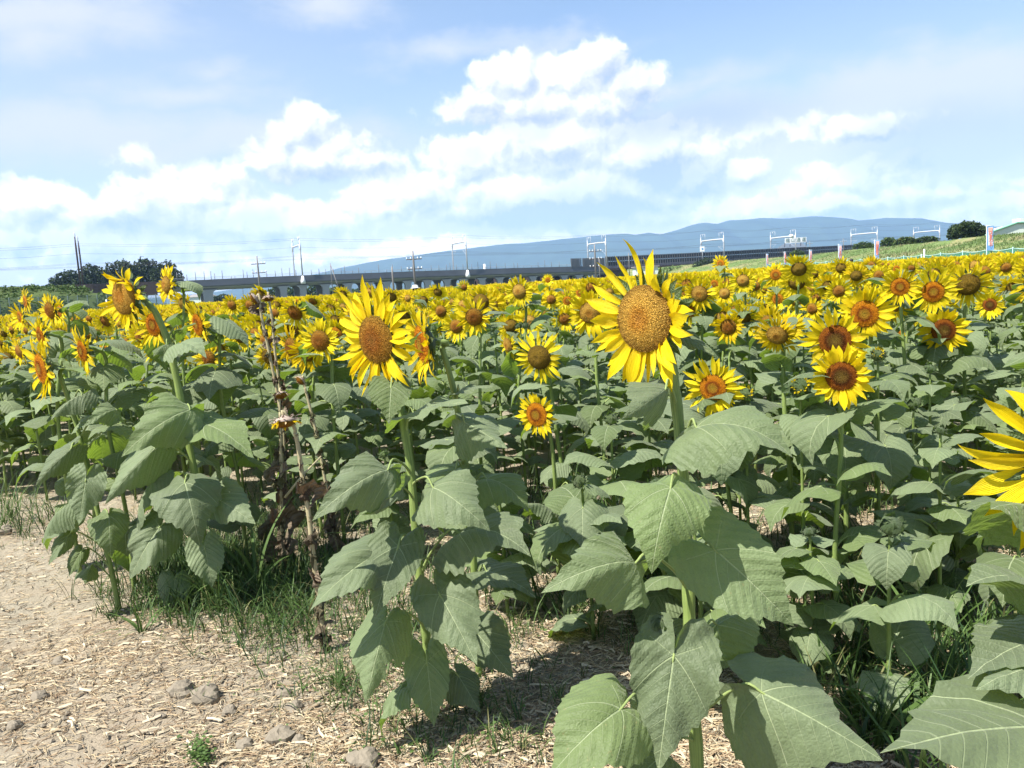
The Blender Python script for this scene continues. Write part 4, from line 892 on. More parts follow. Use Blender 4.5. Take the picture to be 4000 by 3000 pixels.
# --- withered plants
DEAD = []
for i in range(6):
    rr = random.Random(i); DEAD.append(stalked('withered_leaf', M['dead_leaf'], M['dry_stem'], 1.0, .5, -1.75 - .2 * (i % 3), 0, theta0=.3, kappa=rr.uniform(1.5, 3.5), fold=rr.choice([-1.3, 1.6, -.9]), curl=rr.uniform(-3, 3), wave=.22, twist=rr.uniform(-2.5, 2.5), seed=i, narrow=rr.uniform(.35, .55)))
def dead_plant(px_pts, Y0, Y1, rad, head, label, nleaf, L0, seed, petals=False, low=.1):
    root, sp = hero_plant(None, px_pts, Y0, Y1, rad, label, cat='withered sunflower', group='withered sunflowers between the rows', mat='dry_stem'); r = random.Random(seed); loc = Vector(root.location)
    px, py, Y, rp, d = head; c = farz(px, py, Y); dd = (c - EYE).dot(CF); rd = rp * dd / FPX; d = Vector(d).normalized()
    tp = sp[-1]; mb = MB(); pts = spline([tp, tp + Vector((0, 0, .02)), c - d * rd * .9 + Vector((0, 0, .01)), c - d * rd * .6], 4); mb.tube([p - loc for p in pts], rad * .7, 8); mb.obj('neck', M['dry_stem'], root)
    mt = Matrix.Translation(c - loc) @ zmat(d, r.uniform(0, 6)) @ Matrix.Scale(rd, 4)
    hd = link('flower_head', DB, root, mt); link('seed_disc', DISC_N['d_brown'], hd)
    for k in range(26 if petals else 9):
        a = r.uniform(0, 6.28); link('withered_petal', (PT_N['petal_deep'] if petals and r.random() < .7 else DPET)[r.randrange(10)], hd, Matrix.Rotation(a, 4, 'Z') @ Matrix.Translation((.9, 0, -.1)) @ Matrix.Rotation(-r.uniform(.2, 1.3), 4, 'Y') @ Matrix.Rotation(r.uniform(-1, 1), 4, 'X') @ Matrix.Diagonal((.75 * r.uniform(.6, 1.2), .22, .8, 1)))
    nleaf = int(nleaf * 1.2)
    for i in range(nleaf):
        f = low + (.93 - low) * ((i + r.random()) / nleaf) ** 1.6; p = sp[int(f * (len(sp) - 1))] - loc; L = L0 * .50 * r.uniform(.6, 1.2) * (1 - .75 * f)
        link('withered_leaf', r.choice(DEAD), root, Matrix.Translation(p) @ Matrix.Rotation(r.uniform(0, 6.28), 4, 'Z') @ Matrix.Scale(L, 4))
M['dry_bract'] = flat_mat('dry_bract', (.34, .27, .22), .9, .1, .35, 6); M['dry_petal'] = flat_mat('dry_petal', (.42, .30, .17), .8, .1, .3, 9)
DPET = petal_set(6, 2, M['dry_petal'])
mb = MB(); back_geo(mb); bract_geo(mb, 20, .6, seed=5, wid=.22); bract_geo(mb, 14, .5, seed=6, wid=.2, spread=1.2, base=.6); DB = mb.mesh('withered_base', M['dry_bract'])
dead_plant([(1282, 2575), (1250, 2380), (1225, 2180), (1205, 2000), (1180, 1850), (1162, 1730), (1152, 1690)], 3.42, 3.42, .0105, (1112, 1652, 3.40, 42, (.1, -.25, -1)), 'withered sunflower bowing over with a few yellow petals left, brown leaves round its stalk', 16, .17, 3, True, .02)
dead_plant([(1108, 2260), (1100, 2050), (1098, 1850), (1096, 1700), (1094, 1610)], 4.35, 4.35, .0085, (1100, 1545, 4.35, 24, (.3, -.4, -.8)), 'withered sunflower with a small shrivelled head just above the yellow fringed one', 16, .20, 4)
dead_plant([(1110, 2180), (1105, 1900), (1092, 1600), (1060, 1420), (1022, 1240), (1016, 1185)], 4.7, 4.7, .0085, (992, 1168, 4.7, 24, (-.75, -.3, -.5)), 'tallest withered sunflower, its grey head turned left above the yellow crowd', 13, .20, 5)
dead_plant([(1135, 2170), (1118, 1900), (1102, 1600), (1075, 1380), (1062, 1240), (1055, 1200)], 4.8, 4.8, .0080, (1048, 1168, 4.8, 21, (.0, -.3, -.95)), 'withered sunflower with a flat brown head just right of the tallest one', 13, .19, 6)
dead_plant([(1322, 2200), (1290, 2000), (1262, 1830), (1235, 1690), (1208, 1580), (1190, 1510)], 4.55, 4.55, .0085, (1172, 1488, 4.5, 20, (-.6, -.6, -.5)), 'withered sunflower with a small star shaped head, stalk leaning left', 17, .20, 7)
p0, p1 = farz(1112, 1945, 4.2), farz(1255, 1782, 4.3); mb = MB(); mb.tube([p0 - p0, (p1 - p0) * .5 + Vector((0, 0, .01)), p1 - p0], [.007, .006, .004], 8)
o = mb.obj('dry_stalk', M['dry_stem'], label='bare dry stalk lying slanted between the withered sunflowers', cat='stalk'); o.location = p0

# --- field plants filling the rows
FEN = [(2600, 235), (2700, 220), (2900, 180), (2998, 160), (3068, 140), (3168, 120), (3283, 102), (3425, 86), (3600, 74), (3870, 62), (4000, 57), (4300, 48), (4700, 40)]
def fenY(px):
    if px <= FEN[0][0]: return 999
    for (a, ya), (b, yb) in zip(FEN, FEN[1:]):
        if a <= px <= b: return ya + (yb - ya) * (px - a) / (b - a)
    return FEN[-1][1]
def in_field(x, y):
    if not behind_edge(x, y): return False
    q = proj((x, y, 1.2)); px = q[0]
    if px < 620: return y < 60
    if px > 3000: return y < fenY(px) - 2.0
    return y < 112
r = random.Random(99); cand = []; grid = {}
def ok(x, y, d):
    gx_, gy_ = int(x / .6), int(y / .6)
    for i in range(-1, 2):
        for j in range(-1, 2):
            for (a, b, c) in grid.get((gx_ + i, gy_ + j), ()):
                if (a - x) ** 2 + (b - y) ** 2 < (max(d, c) if c else d) ** 2: return False
    return True
for (x, y, c) in USED: grid.setdefault((int(x / .6), int(y / .6)), []).append((x, y, c * .9))
tries = 0
while tries < 26000:
    tries += 1; y = 2.5 + 11 * math.sqrt(r.random()); x = r.uniform(-.78, .74) * (y + .6)
    if not in_field(x, y): continue
    dn = .30 if y < 8 else .33
    if mnoise.noise(Vector((x * .7, y * .7, 3))) < -.30 and y < 6.5: continue
    if not ok(x, y, dn): continue
    grid.setdefault((int(x / .6), int(y / .6)), []).append((x, y, 0)); cand.append((x, y))
cand.sort(key=lambda q: q[1])
NIND = 300 - len([o for o in bpy.data.objects if o.get('category') == 'sunflower'])
inview = [q for q in cand if -60 < proj((q[0], q[1], .8))[0] < 4060]
lim = inview[NIND - 1][1] if len(inview) > NIND else 99
print('candidates', len(cand), 'individual to', lim)
LM = [(2515, 1245, 'the largest sunflower'), (1467, 1328, 'the big dark brown disc'), (2096, 1620, 'the small single low bloom'), (484, 1158, 'the tall ragged sunflower'), (162, 1440, 'the leftmost front sunflower'), (3280, 1400, 'the stacked right pair of blooms'),
      (2785, 1515, 'the orange centred bloom by the thick stem'), (3645, 1140, 'the three blooms in line'), (3686, 1290, 'the broad round dark centred bloom'), (1110, 1655, 'the yellow fringed withered head'), (1172, 1488, 'the star shaped withered head'), (1000, 1168, 'the tallest withered head'),
      (1622, 1124, 'the white sun hat'), (2815, 1030, 'the lone highest bloom'), (3325, 1016, 'the white shirted person'), (4080, 1790, 'the bloom cut by the right edge'), (2912, 1538, 'the half open yellow bud'), (3482, 2052, 'the round closed bud'), (1187, 1000, 'the left gantry'),
      (1827, 1000, 'the middle gantry'), (2368, 980, 'the gantry at the grey screens'), (3867, 930, 'the tallest banner'), (772, 1268, 'the side-on bloom with orange ring'), (1250, 1330, 'the brown bloom beside the side-on one'), (2732, 1148, 'the golden domed bloom'), (816, 1140, 'the single wide viaduct pier'),
      (3112, 1103, 'the nodding domed golden bloom'), (3866, 1190, 'the small bloom near the right edge'), (322, 1370, 'the side-on bloom over the left leaves'), (2300, 2330, 'the tall upright grass clump'), (1282, 2575, 'the foot of the withered stalk'), (3650, 2600, 'the dark grassy gap at the right')]
SEEN = {}
def place_label(head, px, py, dpt):
    lm = sorted(LM, key=lambda q: math.hypot(q[0] - px, q[1] - py)); opts = []
    for (a, b, nm) in lm[:9]:
        dx, dy = px - a, py - b; dist = math.hypot(dx, dy)
        dr = ('right of' if dx > 0 else 'left of') if abs(dx) > 1.6 * abs(dy) else ('below' if dy > 0 else 'above') if abs(dy) > 1.6 * abs(dx) else (('lower ' if dy > 0 else 'upper ') + ('right of' if dx > 0 else 'left of'))
        opts.append(f"{head} {'close ' if dist < 160 else '' if dist < 380 else 'well '}{dr} {nm}")
    for o_ in opts:
        if o_ not in SEEN and len(o_.split()) <= 16: SEEN[o_] = 1; return o_
    SEEN[opts[0]] = SEEN.get(opts[0], 0) + 1; return opts[0]
cnt = 0
for (x, y) in cand:
    q = proj((x, y, .8)); px = q[0]
    if y > lim or not (-60 < px < 4060): continue
    cnt += 1; near = y < 6; lod = 1 if y < 6 else 2
    lod_leaf = 0 if y < 7 else 1
    for att in range(12):
        H = r.uniform(1.10, 1.38) if y > 4 else r.uniform(1.2, 1.4); yaw = r.gauss(9, 12); pit = r.choice([-4, -8, -14, -20, -28]) + r.uniform(-4, 4); rd = r.uniform(.048, .066)
        f = face_dir(yaw, pit); c = Vector((x, y, H)) + f * .06; hp = proj(c)
        if hp[1] > 1400 + (y > 5) * 0 and att < 11: continue
        rp_ = rd * FPX / hp[2]
        if any((hp[0] - a) ** 2 + (hp[1] - b) ** 2 < ((rr_ + 1.6 * rp_) if hp[2] < dd - .1 else (rr_ * .55 + .5 * rp_)) ** 2 for (a, b, rr_, dd) in HEADPX): continue
        break
    else: hp = None
    bud_p = 1.0 if y < 3.7 else .45 if y < 4.6 else .22 if y < 6 else .06
    if hp is None or hp[1] > 1400 or r.random() < bud_p:
        H = r.uniform(.45, .85) if y < 3.7 else r.uniform(.6, 1.08) if y < 5 else r.uniform(.75, 1.2); f = face_dir(r.gauss(0, 30), r.uniform(20, 80)); c = Vector((x, y, H))
        q2 = proj(c)
        bud_plant(c, r.uniform(.018, .03), f, place_label(r.choice(['leafy budding plant', 'low leafy plant in bud', 'unopened sunflower plant', 'short plant with broad leaves']) if H < .85 else r.choice(['tall leafy plant in bud', 'budding sunflower with many leaves']), q2[0], q2[1], y), 'leafy sunflower plants still in bud', r, False, lod=lod_leaf, leaves=r.randint(10, 15), L0=r.uniform(.16, .215))
        continue
    disc = r.choice(['d_olive', 'd_brown', 'd_brown', 'd_tan', 'd_orange']) if pit > -12 else r.choice(['d_olive', 'd_brown', 'd_olive', 'd_tan'])
    dn = {'d_olive': 'olive', 'd_brown': 'brown', 'd_tan': 'tan', 'd_orange': 'orange'}[disc]
    if rd * FPX / hp[2] > 14: HEADPX.append((hp[0], hp[1], rd * FPX / hp[2] * 1.1, hp[2]))
    root = field_plant(c, rd, f, disc, lod, r, place_label(f'{dn} disced ' + ('nodding ' if pit < -16 else '') + 'sunflower', hp[0], hp[1], y), 'blooming sunflowers in the crowd', leaves=r.randint(10, 14), pk=r.choice(['petal', 'petal', 'petal_pale', 'petal_deep']), L0=r.uniform(.17, .225))
print('individual field plants', cnt)

# --- the rest of the field: thousands of plants as one mass
def bake(mb, me, mt, mi):
    b = len(mb.v); mb.v += [tuple(mt @ v.co) for v in me.vertices]; mb.f += [tuple(b + i for i in p.vertices) for p in me.polygons]
    uvv = [(0, 0)] * len(me.vertices); ul = me.uv_layers[0].data
    for lp in me.loops: uvv[lp.vertex_index] = tuple(ul[lp.index].uv)
    mb.uv += uvv; mb.c += [(1, 1, 1)] * len(me.vertices); mb.mi += [mi[p.material_index] for p in me.polygons]
protos = []; r = random.Random(4)
PJL = [petals_joined(M['petal'], 20, 1.2 + .1 * i, .42, i + 40, rows=3, cols=1, pitch=[(-.1, .3), (.1, .5), (-.35, .1), (0, .3)][i % 4]) for i in range(8)]
for i in range(8):
    mb = MB(); mats = [M['leaf'], M['petiole'], M['stem'], M[('petal', 'petal_pale', 'petal', 'petal_deep')[i % 4]], M[('d_brown', 'd_olive', 'd_tan', 'd_brown', 'd_olive', 'd_orange', 'd_brown', 'd_tan')[i]], M['bract']]
    H = 1.36; pit = [-6, -14, -24, -10, -30, -2, -18, -8][i]; f = face_dir(0, pit); rd = r.uniform(.054, .066); c = Vector((0, 0, H)) + f * .05
    mb.tube([(0, 0, 0), (.01, 0, .6), (-.01, .01, 1.1), Vector((0, 0, H)) - f * .05], [.013, .012, .010, .008], 4, mi=2, cap=False)
    mt = Matrix.Translation(c) @ zmat(f, i) @ Matrix.Scale(rd, 4)
    bake(mb, PJL[i], mt, [3]); disc_geo_mb = MB(); disc_geo(disc_geo_mb, [.45, .55, .4, .45, .55, .2, .45, .4][i], 3, 9)
    b = len(mb.v); mb.v += [tuple(mt @ Vector(v)) for v in disc_geo_mb.v]; mb.f += [tuple(b + k for k in ff) for ff in disc_geo_mb.f]; mb.uv += disc_geo_mb.uv; mb.c += [(1, 1, 1)] * len(disc_geo_mb.v); mb.mi += [4] * len(disc_geo_mb.f)
    bk = MB(); back_geo(bk, seg=8); bract_geo(bk, 8, .5, seed=i); b = len(mb.v); mb.v += [tuple(mt @ Vector(v)) for v in bk.v]; mb.f += [tuple(b + k for k in ff) for ff in bk.f]; mb.uv += bk.uv; mb.c += bk.c; mb.mi += [5] * len(bk.f)
    for k in range(10):
        fz = .3 + .66 * k / 10; L = .22 * r.uniform(.8, 1.15) * (1 if fz < .7 else .7)
        bake(mb, LF2[(i + k) % 6], Matrix.Translation((0, 0, fz * 1.28)) @ Matrix.Rotation(k * 2.4 + r.uniform(-.4, .4), 4, 'Z') @ Matrix.Scale(L, 4), [0, 1])
    me = mb.mesh('field_sunflower', mats); protos.append(bpy.data.objects.new('field_sunflower', me))
pts = []; rot = []; scl = []; idx = []
def addpt(x, y): pts.append((x, y, 0)); rot.append((0, 0, r.gauss(.12, .24))); scl.append(r.uniform(.78, .99) if y < 45 else r.uniform(.76, .90)); idx.append(r.randrange(8))
for (x, y) in cand:
    if y > lim or not (-60 < proj((x, y, .8))[0] < 4060): addpt(x, y)
yy = 13.2
while yy < 112:
    dstep = .42 if yy < 30 else .50 if yy < 60 else .62; xx = -.70 * yy - 3
    while xx < .66 * yy + 3:
        x_, y_ = xx + r.uniform(-.2, .2), yy + r.uniform(-.2, .2)
        if in_field(x_, y_) and r.random() < .93: addpt(x_, y_)
        xx += dstep
    yy += dstep
print('mass plants', len(pts))
me = bpy.data.meshes.new('field_points'); me.from_pydata(pts, [], [])
for nm, tp, dat, key in (('rot', 'FLOAT_VECTOR', rot, 'vector'), ('scl', 'FLOAT', scl, 'value'), ('pick', 'INT', idx, 'value')):
    a = me.attributes.new(nm, tp, 'POINT'); a.data.foreach_set(key, np.array(dat, dtype=np.int32 if tp == 'INT' else np.float32).ravel())
fo = link('sunflower_field', me, kind='stuff', label='dense yellow mass of sunflowers stretching away to the viaduct')
gt = bpy.data.node_groups.new('scatter', 'GeometryNodeTree'); gt.interface.new_socket('Geometry', in_out='INPUT', socket_type='NodeSocketGeometry'); gt.interface.new_socket('Geometry', in_out='OUTPUT', socket_type='NodeSocketGeometry')
gi = gt.nodes.new('NodeGroupInput'); go = gt.nodes.new('NodeGroupOutput'); jn = gt.nodes.new('GeometryNodeJoinGeometry'); iop = gt.nodes.new('GeometryNodeInstanceOnPoints')
for ob in reversed(protos):
    n = gt.nodes.new('GeometryNodeObjectInfo'); n.inputs['Object'].default_value = ob; n.inputs['As Instance'].default_value = True; gt.links.new(n.outputs['Geometry'], jn.inputs[0])
def nattr(name, dt): n = gt.nodes.new('GeometryNodeInputNamedAttribute'); n.data_type = dt; n.inputs[0].default_value = name; return n.outputs[0]
gt.links.new(gi.outputs[0], iop.inputs['Points']); gt.links.new(jn.outputs[0], iop.inputs['Instance']); iop.inputs['Pick Instance'].default_value = True
gt.links.new(nattr('pick', 'INT'), iop.inputs['Instance Index']); gt.links.new(nattr('scl', 'FLOAT'), iop.inputs['Scale'])
e2r = gt.nodes.new('FunctionNodeEulerToRotation'); gt.links.new(nattr('rot', 'FLOAT_VECTOR'), e2r.inputs[0]); gt.links.new(e2r.outputs[0], iop.inputs['Rotation']); gt.links.new(iop.outputs[0], go.inputs[0])
fo.modifiers.new('scatter', 'NODES').node_group = gt

def text_obj(name, fc):            # lettering as real mesh
    tmp = bpy.data.objects.new('tmp', fc); col.objects.link(tmp); bpy.context.view_layer.update(); me = bpy.data.meshes.new_from_object(tmp.evaluated_get(bpy.context.evaluated_depsgraph_get())); me.name = name
    bpy.data.objects.remove(tmp); return bpy.data.objects.new(name, me)

# ------------------------------------------------------------------ mountains
RID = [(-900, 1262), (-300, 1225), (200, 1196), (500, 1176), (760, 1150), (900, 1136), (1050, 1115), (1190, 1088), (1280, 1062), (1339, 1045), (1450, 1026), (1556, 1008), (1620, 1000), (1678, 990), (1768, 978), (1860, 968), (1954, 955), (2000, 951), (2060, 949), (2113, 942), (2160, 938), (2194, 933), (2271, 927), (2320, 921), (2370, 917), (2434, 913), (2475, 919), (2538, 908), (2583, 915), (2620, 905), (2651, 897), (2700, 880), (2741, 871), (2796, 877), (2850, 860), (2904, 859), (2972, 852), (3000, 853), (3068, 855), (3120, 849), (3167, 844), (3226, 850), (3280, 868), (3316, 864), (3393, 859), (3452, 851), (3497, 855), (3565, 867), (3640, 878), (3723, 886), (3850, 892), (4000, 902), (4300, 905), (4900, 880)]
def lerp_tab(T, x):
    if x <= T[0][0]: return T[0][1]
    for (a, ya), (b, yb) in zip(T, T[1:]):
        if x <= b: return ya + (yb - ya) * (x - a) / (b - a)
    return T[-1][1]
mb = MB(); NX, NY = 420, 26; px0, px1 = -900, 4900
for i in range(NX + 1):
    px = px0 + (px1 - px0) * i / NX; H = farz(px, lerp_tab(RID, px), 6000).z; X = farz(px, hor(px), 6000).x
    for j in range(NY + 1):
        v = j / NY; Y = 4300 + 2700 * v; k = math.sin(min(1, v / .63) * math.pi / 2) ** 1.3 if v <= .63 else math.cos((v - .63) / .37 * math.pi / 2)
        rg = 1 - abs(mnoise.noise(Vector((X / 330, Y / 900, 0)))) * .55 - abs(mnoise.noise(Vector((X / 120, Y / 300, 4)))) * .2
        q = abs(v - .63) / .63; z = H * k * (1 - q * 1.4 * (1 - rg) if q < .7 else 1 - .98 * (1 - rg)) ; mb.v.append((X, Y, max(-.5, z) if 0 < j < NY else -.5)); mb.uv.append((0, 0)); mb.c.append((1, 1, 1))
mb.f = [(i * (NY + 1) + j, (i + 1) * (NY + 1) + j, (i + 1) * (NY + 1) + j + 1, i * (NY + 1) + j + 1) for i in range(NX) for j in range(NY)]; mb.mi = [0] * len(mb.f)
M['forest'] = flat_mat('forested_slopes', (.040, .070, .050), .9, .05, .5, .004)
mb.obj('mountains', M['forest'], kind='structure')

# ------------------------------------------------------------------ railway viaduct
NODE = [(-1500, 190), (-463, 209), (426, 230), (1187, 251), (1827, 272), (2368, 293), (2825, 314), (3104, 338), (3422, 370), (3665, 400), (3860, 432), (4100, 470)]
DECK = [(-1500, 1185), (-463, 1145), (0, 1127), (307, 1112), (426, 1108), (700, 1097), (1000, 1083), (1187, 1075), (1600, 1060), (2000, 1047), (2232, 1041), (2370, 1038), (2700, 1019), (3000, 1000), (3104, 994), (3300, 980), (3500, 968), (3700, 958), (4100, 935)]
NW = [farz(px, hor(px), Y) for px, Y in NODE]
def track(px, side=0.0, dz=0.0, absz=None):
    """point on the viaduct's near edge that shows at px; side metres to the far side"""
    for k in range(len(NODE) - 1):
        if NODE[k][0] <= px <= NODE[k + 1][0] or k == len(NODE) - 2: break
    a, b = NW[k], NW[k + 1]; lo, hi = 0.0, 1.0
    for _ in range(24):
        m_ = (lo + hi) / 2; p = a.lerp(b, m_)
        if proj((p.x, p.y, 1.5))[0] < px: lo = m_
        else: hi = m_
    p = a.lerp(b, lo); t0 = (NW[min(k + 1, len(NW) - 1)] - NW[k]).normalized(); t1 = (NW[min(k + 2, len(NW) - 1)] - NW[max(k - 1, 0)]).normalized() if k + 2 < len(NW) else t0
    n = Vector((-t1.y, t1.x, 0)).normalized(); z = farz(px, lerp_tab(DECK, px), p.y).z
    return Vector((p.x + n.x * side, p.y + n.y * side, (z if absz is None else absz) + dz)), n, Vector((n.y, -n.x, 0))
def ribbon(mb, pxs, prof, mi=0, closed=True):
    """extrudes a (side, dz) outline along the track"""
    n = len(prof); b = len(mb.v); vs = []
    for px in pxs:
        for (s_, dz) in prof: vs.append(track(px, s_, dz)[0])
    rng = range(n if closed else n - 1)
    fs = [(i * n + k, (i + 1) * n + k, (i + 1) * n + (k + 1) % n, i * n + (k + 1) % n) for i in range(len(pxs) - 1) for k in rng]
    if closed: fs += [tuple(range(n)), tuple((len(pxs) - 1) * n + k for k in range(n))[::-1]]
    mb.add(vs, fs, mi=mi)
VD = empty('railway_viaduct', track(1187, 6, 0, 0)[0], 'long grey concrete railway viaduct crossing the picture behind the field', 'viaduct'); VL = Vector(VD.location)
def vobj(mb, name, mat, parent=VD, **kw):
    mb.v = [tuple(Vector(v) - VL) for v in mb.v]; return mb.obj(name, mat, parent, smooth=False, **kw)
def span(a, b, st=45): n = max(1, int((b - a) / st)); return [a + (b - a) * i / n for i in range(n + 1)]
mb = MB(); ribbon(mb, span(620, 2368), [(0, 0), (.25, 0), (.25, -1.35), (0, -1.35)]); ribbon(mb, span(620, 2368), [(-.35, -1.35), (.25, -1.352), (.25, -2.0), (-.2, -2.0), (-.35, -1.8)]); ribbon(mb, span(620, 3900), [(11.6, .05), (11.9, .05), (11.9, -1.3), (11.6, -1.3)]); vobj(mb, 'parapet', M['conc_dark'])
mb = MB(); ribbon(mb, span(620, 2368), [(.3, -1.2), (11.6, -1.2), (11.6, -2.4), (10.4, -2.95), (1.4, -2.95), (.35, -2.3)]); vobj(mb, 'deck', M['conc'])
mb = MB(); ribbon(mb, span(2372, 3900), [(.3, -1.0), (11.6, -1.0), (11.6, -2.6), (10.4, -3.0), (10.4, -4.6), (1.4, -4.6), (1.4, -2.0), (.3, -1.7)]); vobj(mb, 'girder', M['rust'])
def pier(px, side, w=1.5, dp=1.2):
    p, n, tg = track(px, side); g = MB(); top = p.z - 2.95; rot = Matrix((tg, n, Vector((0, 0, 1)))).transposed()
    def sec(z, ww, dd): return [p * 1 + tg * (i * ww / 2) + n * (j * dd / 2) + Vector((0, 0, z - p.z)) for i, j in ((-1, -1), (1, -1), (1, 1), (-1, 1))]
    q = sec(-.5, w, dp) + sec(top - 1.1, w, dp) + sec(top - .45, w * 1.25, dp) + sec(top + .1, w * 2.0, dp)
    g.add(q, [(4 * i + k, 4 * i + (k + 1) % 4, 4 * i + 4 + (k + 1) % 4, 4 * i + 4 + k) for i in range(3) for k in range(4)]); vobj(g, 'pier', M['conc'])
for px in (560, 816, 1111, 1187, 1276, 1364, 1445, 1515, 1597, 1674, 1750, 1814, 1886, 1956, 2022, 2086, 2148, 2208, 2266, 2325): pier(px, .9, 1.9 if px > 900 else 2.6); pier(px - 2, 9.6, 1.7 if px > 900 else 2.4)
for px in (2480, 2640, 2800, 2960, 3120): pier(px, 6, 2.2, 7)
mb = MB(); p, n, tg = track(2330, 5); mb.box(p + Vector((0, 0, -3.0 - p.z / 2 + .1)) - tg * -1.5, (4.4, 11.0, p.z - 2.95), Matrix((tg, n, Vector((0, 0, 1)))).transposed()); vobj(mb, 'abutment', M['rust'])
# railing posts
x = 702; rr = random.Random(8); PM = MB(); PM.box((0, 0, 1.0), (.13, .13, 2.0)); PMm = PM.mesh('railing_post', M['barrier_post']); PS = MB(); PS.box((0, 0, .45), (.12, .12, .9)); PSm = PS.mesh('railing_post', M['barrier_post'])
while x < 2226:
    p = track(x, .12)[0]; link('railing_post', PMm if rr.random() < .72 else PSm, VD, Matrix.Translation(p - VL + Vector((0, 0, -.35))) @ Matrix.Diagonal((1, 1, rr.choice([1, 1, 1.05, 1.35]), 1))); x += rr.choice([14, 24, 30, 34, 26])
mb = MB(); ribbon(mb, span(640, 2230), [(.08, .62), (.14, .62), (.14, .70), (.08, .70)]); ribbon(mb, span(640, 2230), [(.08, .28), (.14, .28), (.14, .34), (.08, .34)]); vobj(mb, 'handrail', M['galv'])
# solid grey screens, then the two-row dark barrier
for a, b in ((2233, 2268), (2270, 2274), (2278, 2318), (2320, 2342), (2344, 2364)):
    mb = MB(); ribbon(mb, [a, b], [(-.1, 2.7), (.1, 2.7), (.1, -.3), (-.1, -.3)]); vobj(mb, 'screen_panel', M['barrier_grey'])
    for k in range(int((b - a) / 5)):
        g = MB(); p, n, tg = track(a + 2.5 + k * 5, -.16); g.box(p + Vector((0, 0, 1.2)), (.06, .1, 2.9), Matrix((tg, n, Vector((0, 0, 1)))).transposed()); vobj(g, 'screen_rib', M['barrier_post'])
WT = [(2366, 1003), (2500, 997), (2780, 984), (3000, 972), (3200, 963), (3340, 956), (3600, 944)]
x = 2366.0; prev = None; pm = {}
bx = MB(); bx.box((0, 0, 0), (1, .10, 1)); BXm = bx.mesh('barrier_panel', M['barrier'], False); bp_ = MB(); bp_.box((0, 0, 0), (.16, .26, 1)); BPm = bp_.mesh('barrier_post', M['barrier_post'], False); br_ = MB(); br_.box((0, 0, 0), (1, .2, .10)); BRm = br_.mesh('barrier_rail', M['barrier_post'], False)
while x < 3420:
    p, n, tg = track(x, -.25); top = farz(x, lerp_tab(WT, x), p.y).z; bot = p.z - .25; h = top - bot
    x2 = x + 9.3; p2, n2, tg2 = track(x2, -.25); mid = (p + p2) / 2; w = Vector((p2.x - p.x, p2.y - p.y, 0)).length; d = Vector((p2.x - p.x, p2.y - p.y, 0)).normalized(); n_ = Vector((-d.y, d.x, 0)); rt = Matrix((d, n_, Vector((0, 0, 1)))).transposed().to_4x4()
    for (z0, hh) in ((bot + h * .25, h * .42), (bot + h * .75, h * .42)): link('barrier_panel', BXm, VD, Matrix.Translation(Vector((mid.x, mid.y, z0)) - VL) @ rt @ Matrix.Diagonal((w * .84, 1, hh, 1)))
    link('barrier_post', BPm, VD, Matrix.Translation(Vector((p.x, p.y, bot + h / 2 - .2)) - VL) @ rt @ Matrix.Diagonal((1, 1, h + .6, 1)))
    for z0 in (bot, bot + h / 2, top): link('barrier_rail', BRm, VD, Matrix.Translation(Vector((mid.x, mid.y, z0)) - VL) @ rt @ Matrix.Diagonal((w, 1, 1, 1)))
    x = x2
mb = MB(); ribbon(mb, span(-900, 620), [(-.1, .1), (.15, .1), (.15, -2.2), (-.1, -2.2)]); ribbon(mb, span(300, 620), [(-.3, -2.2), (.3, -2.2), (.3, -3.6), (-.3, -3.6)]); vobj(mb, 'side_wall', M['rust'])

# gantries
def gantry(px, label, h=8.6, two=True, mat='galv', wd=12.6, bracket=False):
    p, n, tg = track(px, -.7, 0); q = p + n * wd; root = empty('overhead_line_gantry', p, label, 'gantry', 'gantries carrying the overhead line'); r0 = .24 if mat == 'rust' else .21
    def T(pts, rad, name, m_=mat, k=8): g = MB(); g.tube([v - p for v in pts], rad, k); return g.obj(name, M[m_], root)
    Z = Vector((0, 0, 1)); a = p - Z * 1.0; b = q - Z * 1.0
    T([a, p + Z * (h - 1.2), p + Z * (h + 1.4)], [r0, r0, .12], 'post'); T([b, q + Z * (h - 1.2), q + Z * (h + 1.4)], [r0, r0, .12], 'post')
    if two: T(spline([p + Z * (h - 1.3), p + n * .35 + Z * (h - .45), p + n * 1.3 + Z * h, q - n * 1.3 + Z * h, q - n * .35 + Z * (h - .45), q + Z * (h - 1.3)], 4), .26, 'beam')
    for s_, o in ((1, p), (-1, q)):
        f0 = o + n * s_ * .0 + Z * (h - .2); f1 = o + n * s_ * 2.4 + Z * (h - .1); T([f0, f0 + Z * 2.7], .06, 'frame_bar', 'galv', 5); T([f1, f1 + Z * 2.6], .06, 'frame_bar', 'galv', 5); T([f0 + Z * 2.7, f1 + Z * 2.6], .05, 'frame_bar', 'galv', 5); T([(f0 + f1) / 2 + Z * 2.6, (f0 + f1) / 2 + Z * 1.7], .09, 'insulator', 'galv', 5)
        T([o + n * s_ * .2 + Z * (h - 4.2), o + n * s_ * 3.0 + Z * (h - 2.6)], .04, 'cantilever_arm', 'galv', 5); T([o + n * s_ * .2 + Z * (h - 2.6), o + n * s_ * 3.0 + Z * (h - 2.5)], .04, 'cantilever_arm', 'galv', 5)
    if bracket:
        g = MB(); g.tube([p + Z * -2.5 - p, p + Z * -1.6 - p, p + Z * -.2 - p], [.75, .7, .3], 6); g.obj('bracket', M['white'], root)
    return root
gantry(1187, 'slim overhead line gantry with two tall frames, left of the utility pole', 8.8, bracket=True); gantry(1827, 'overhead line gantry above the middle piers of the viaduct', 8.8, bracket=True)
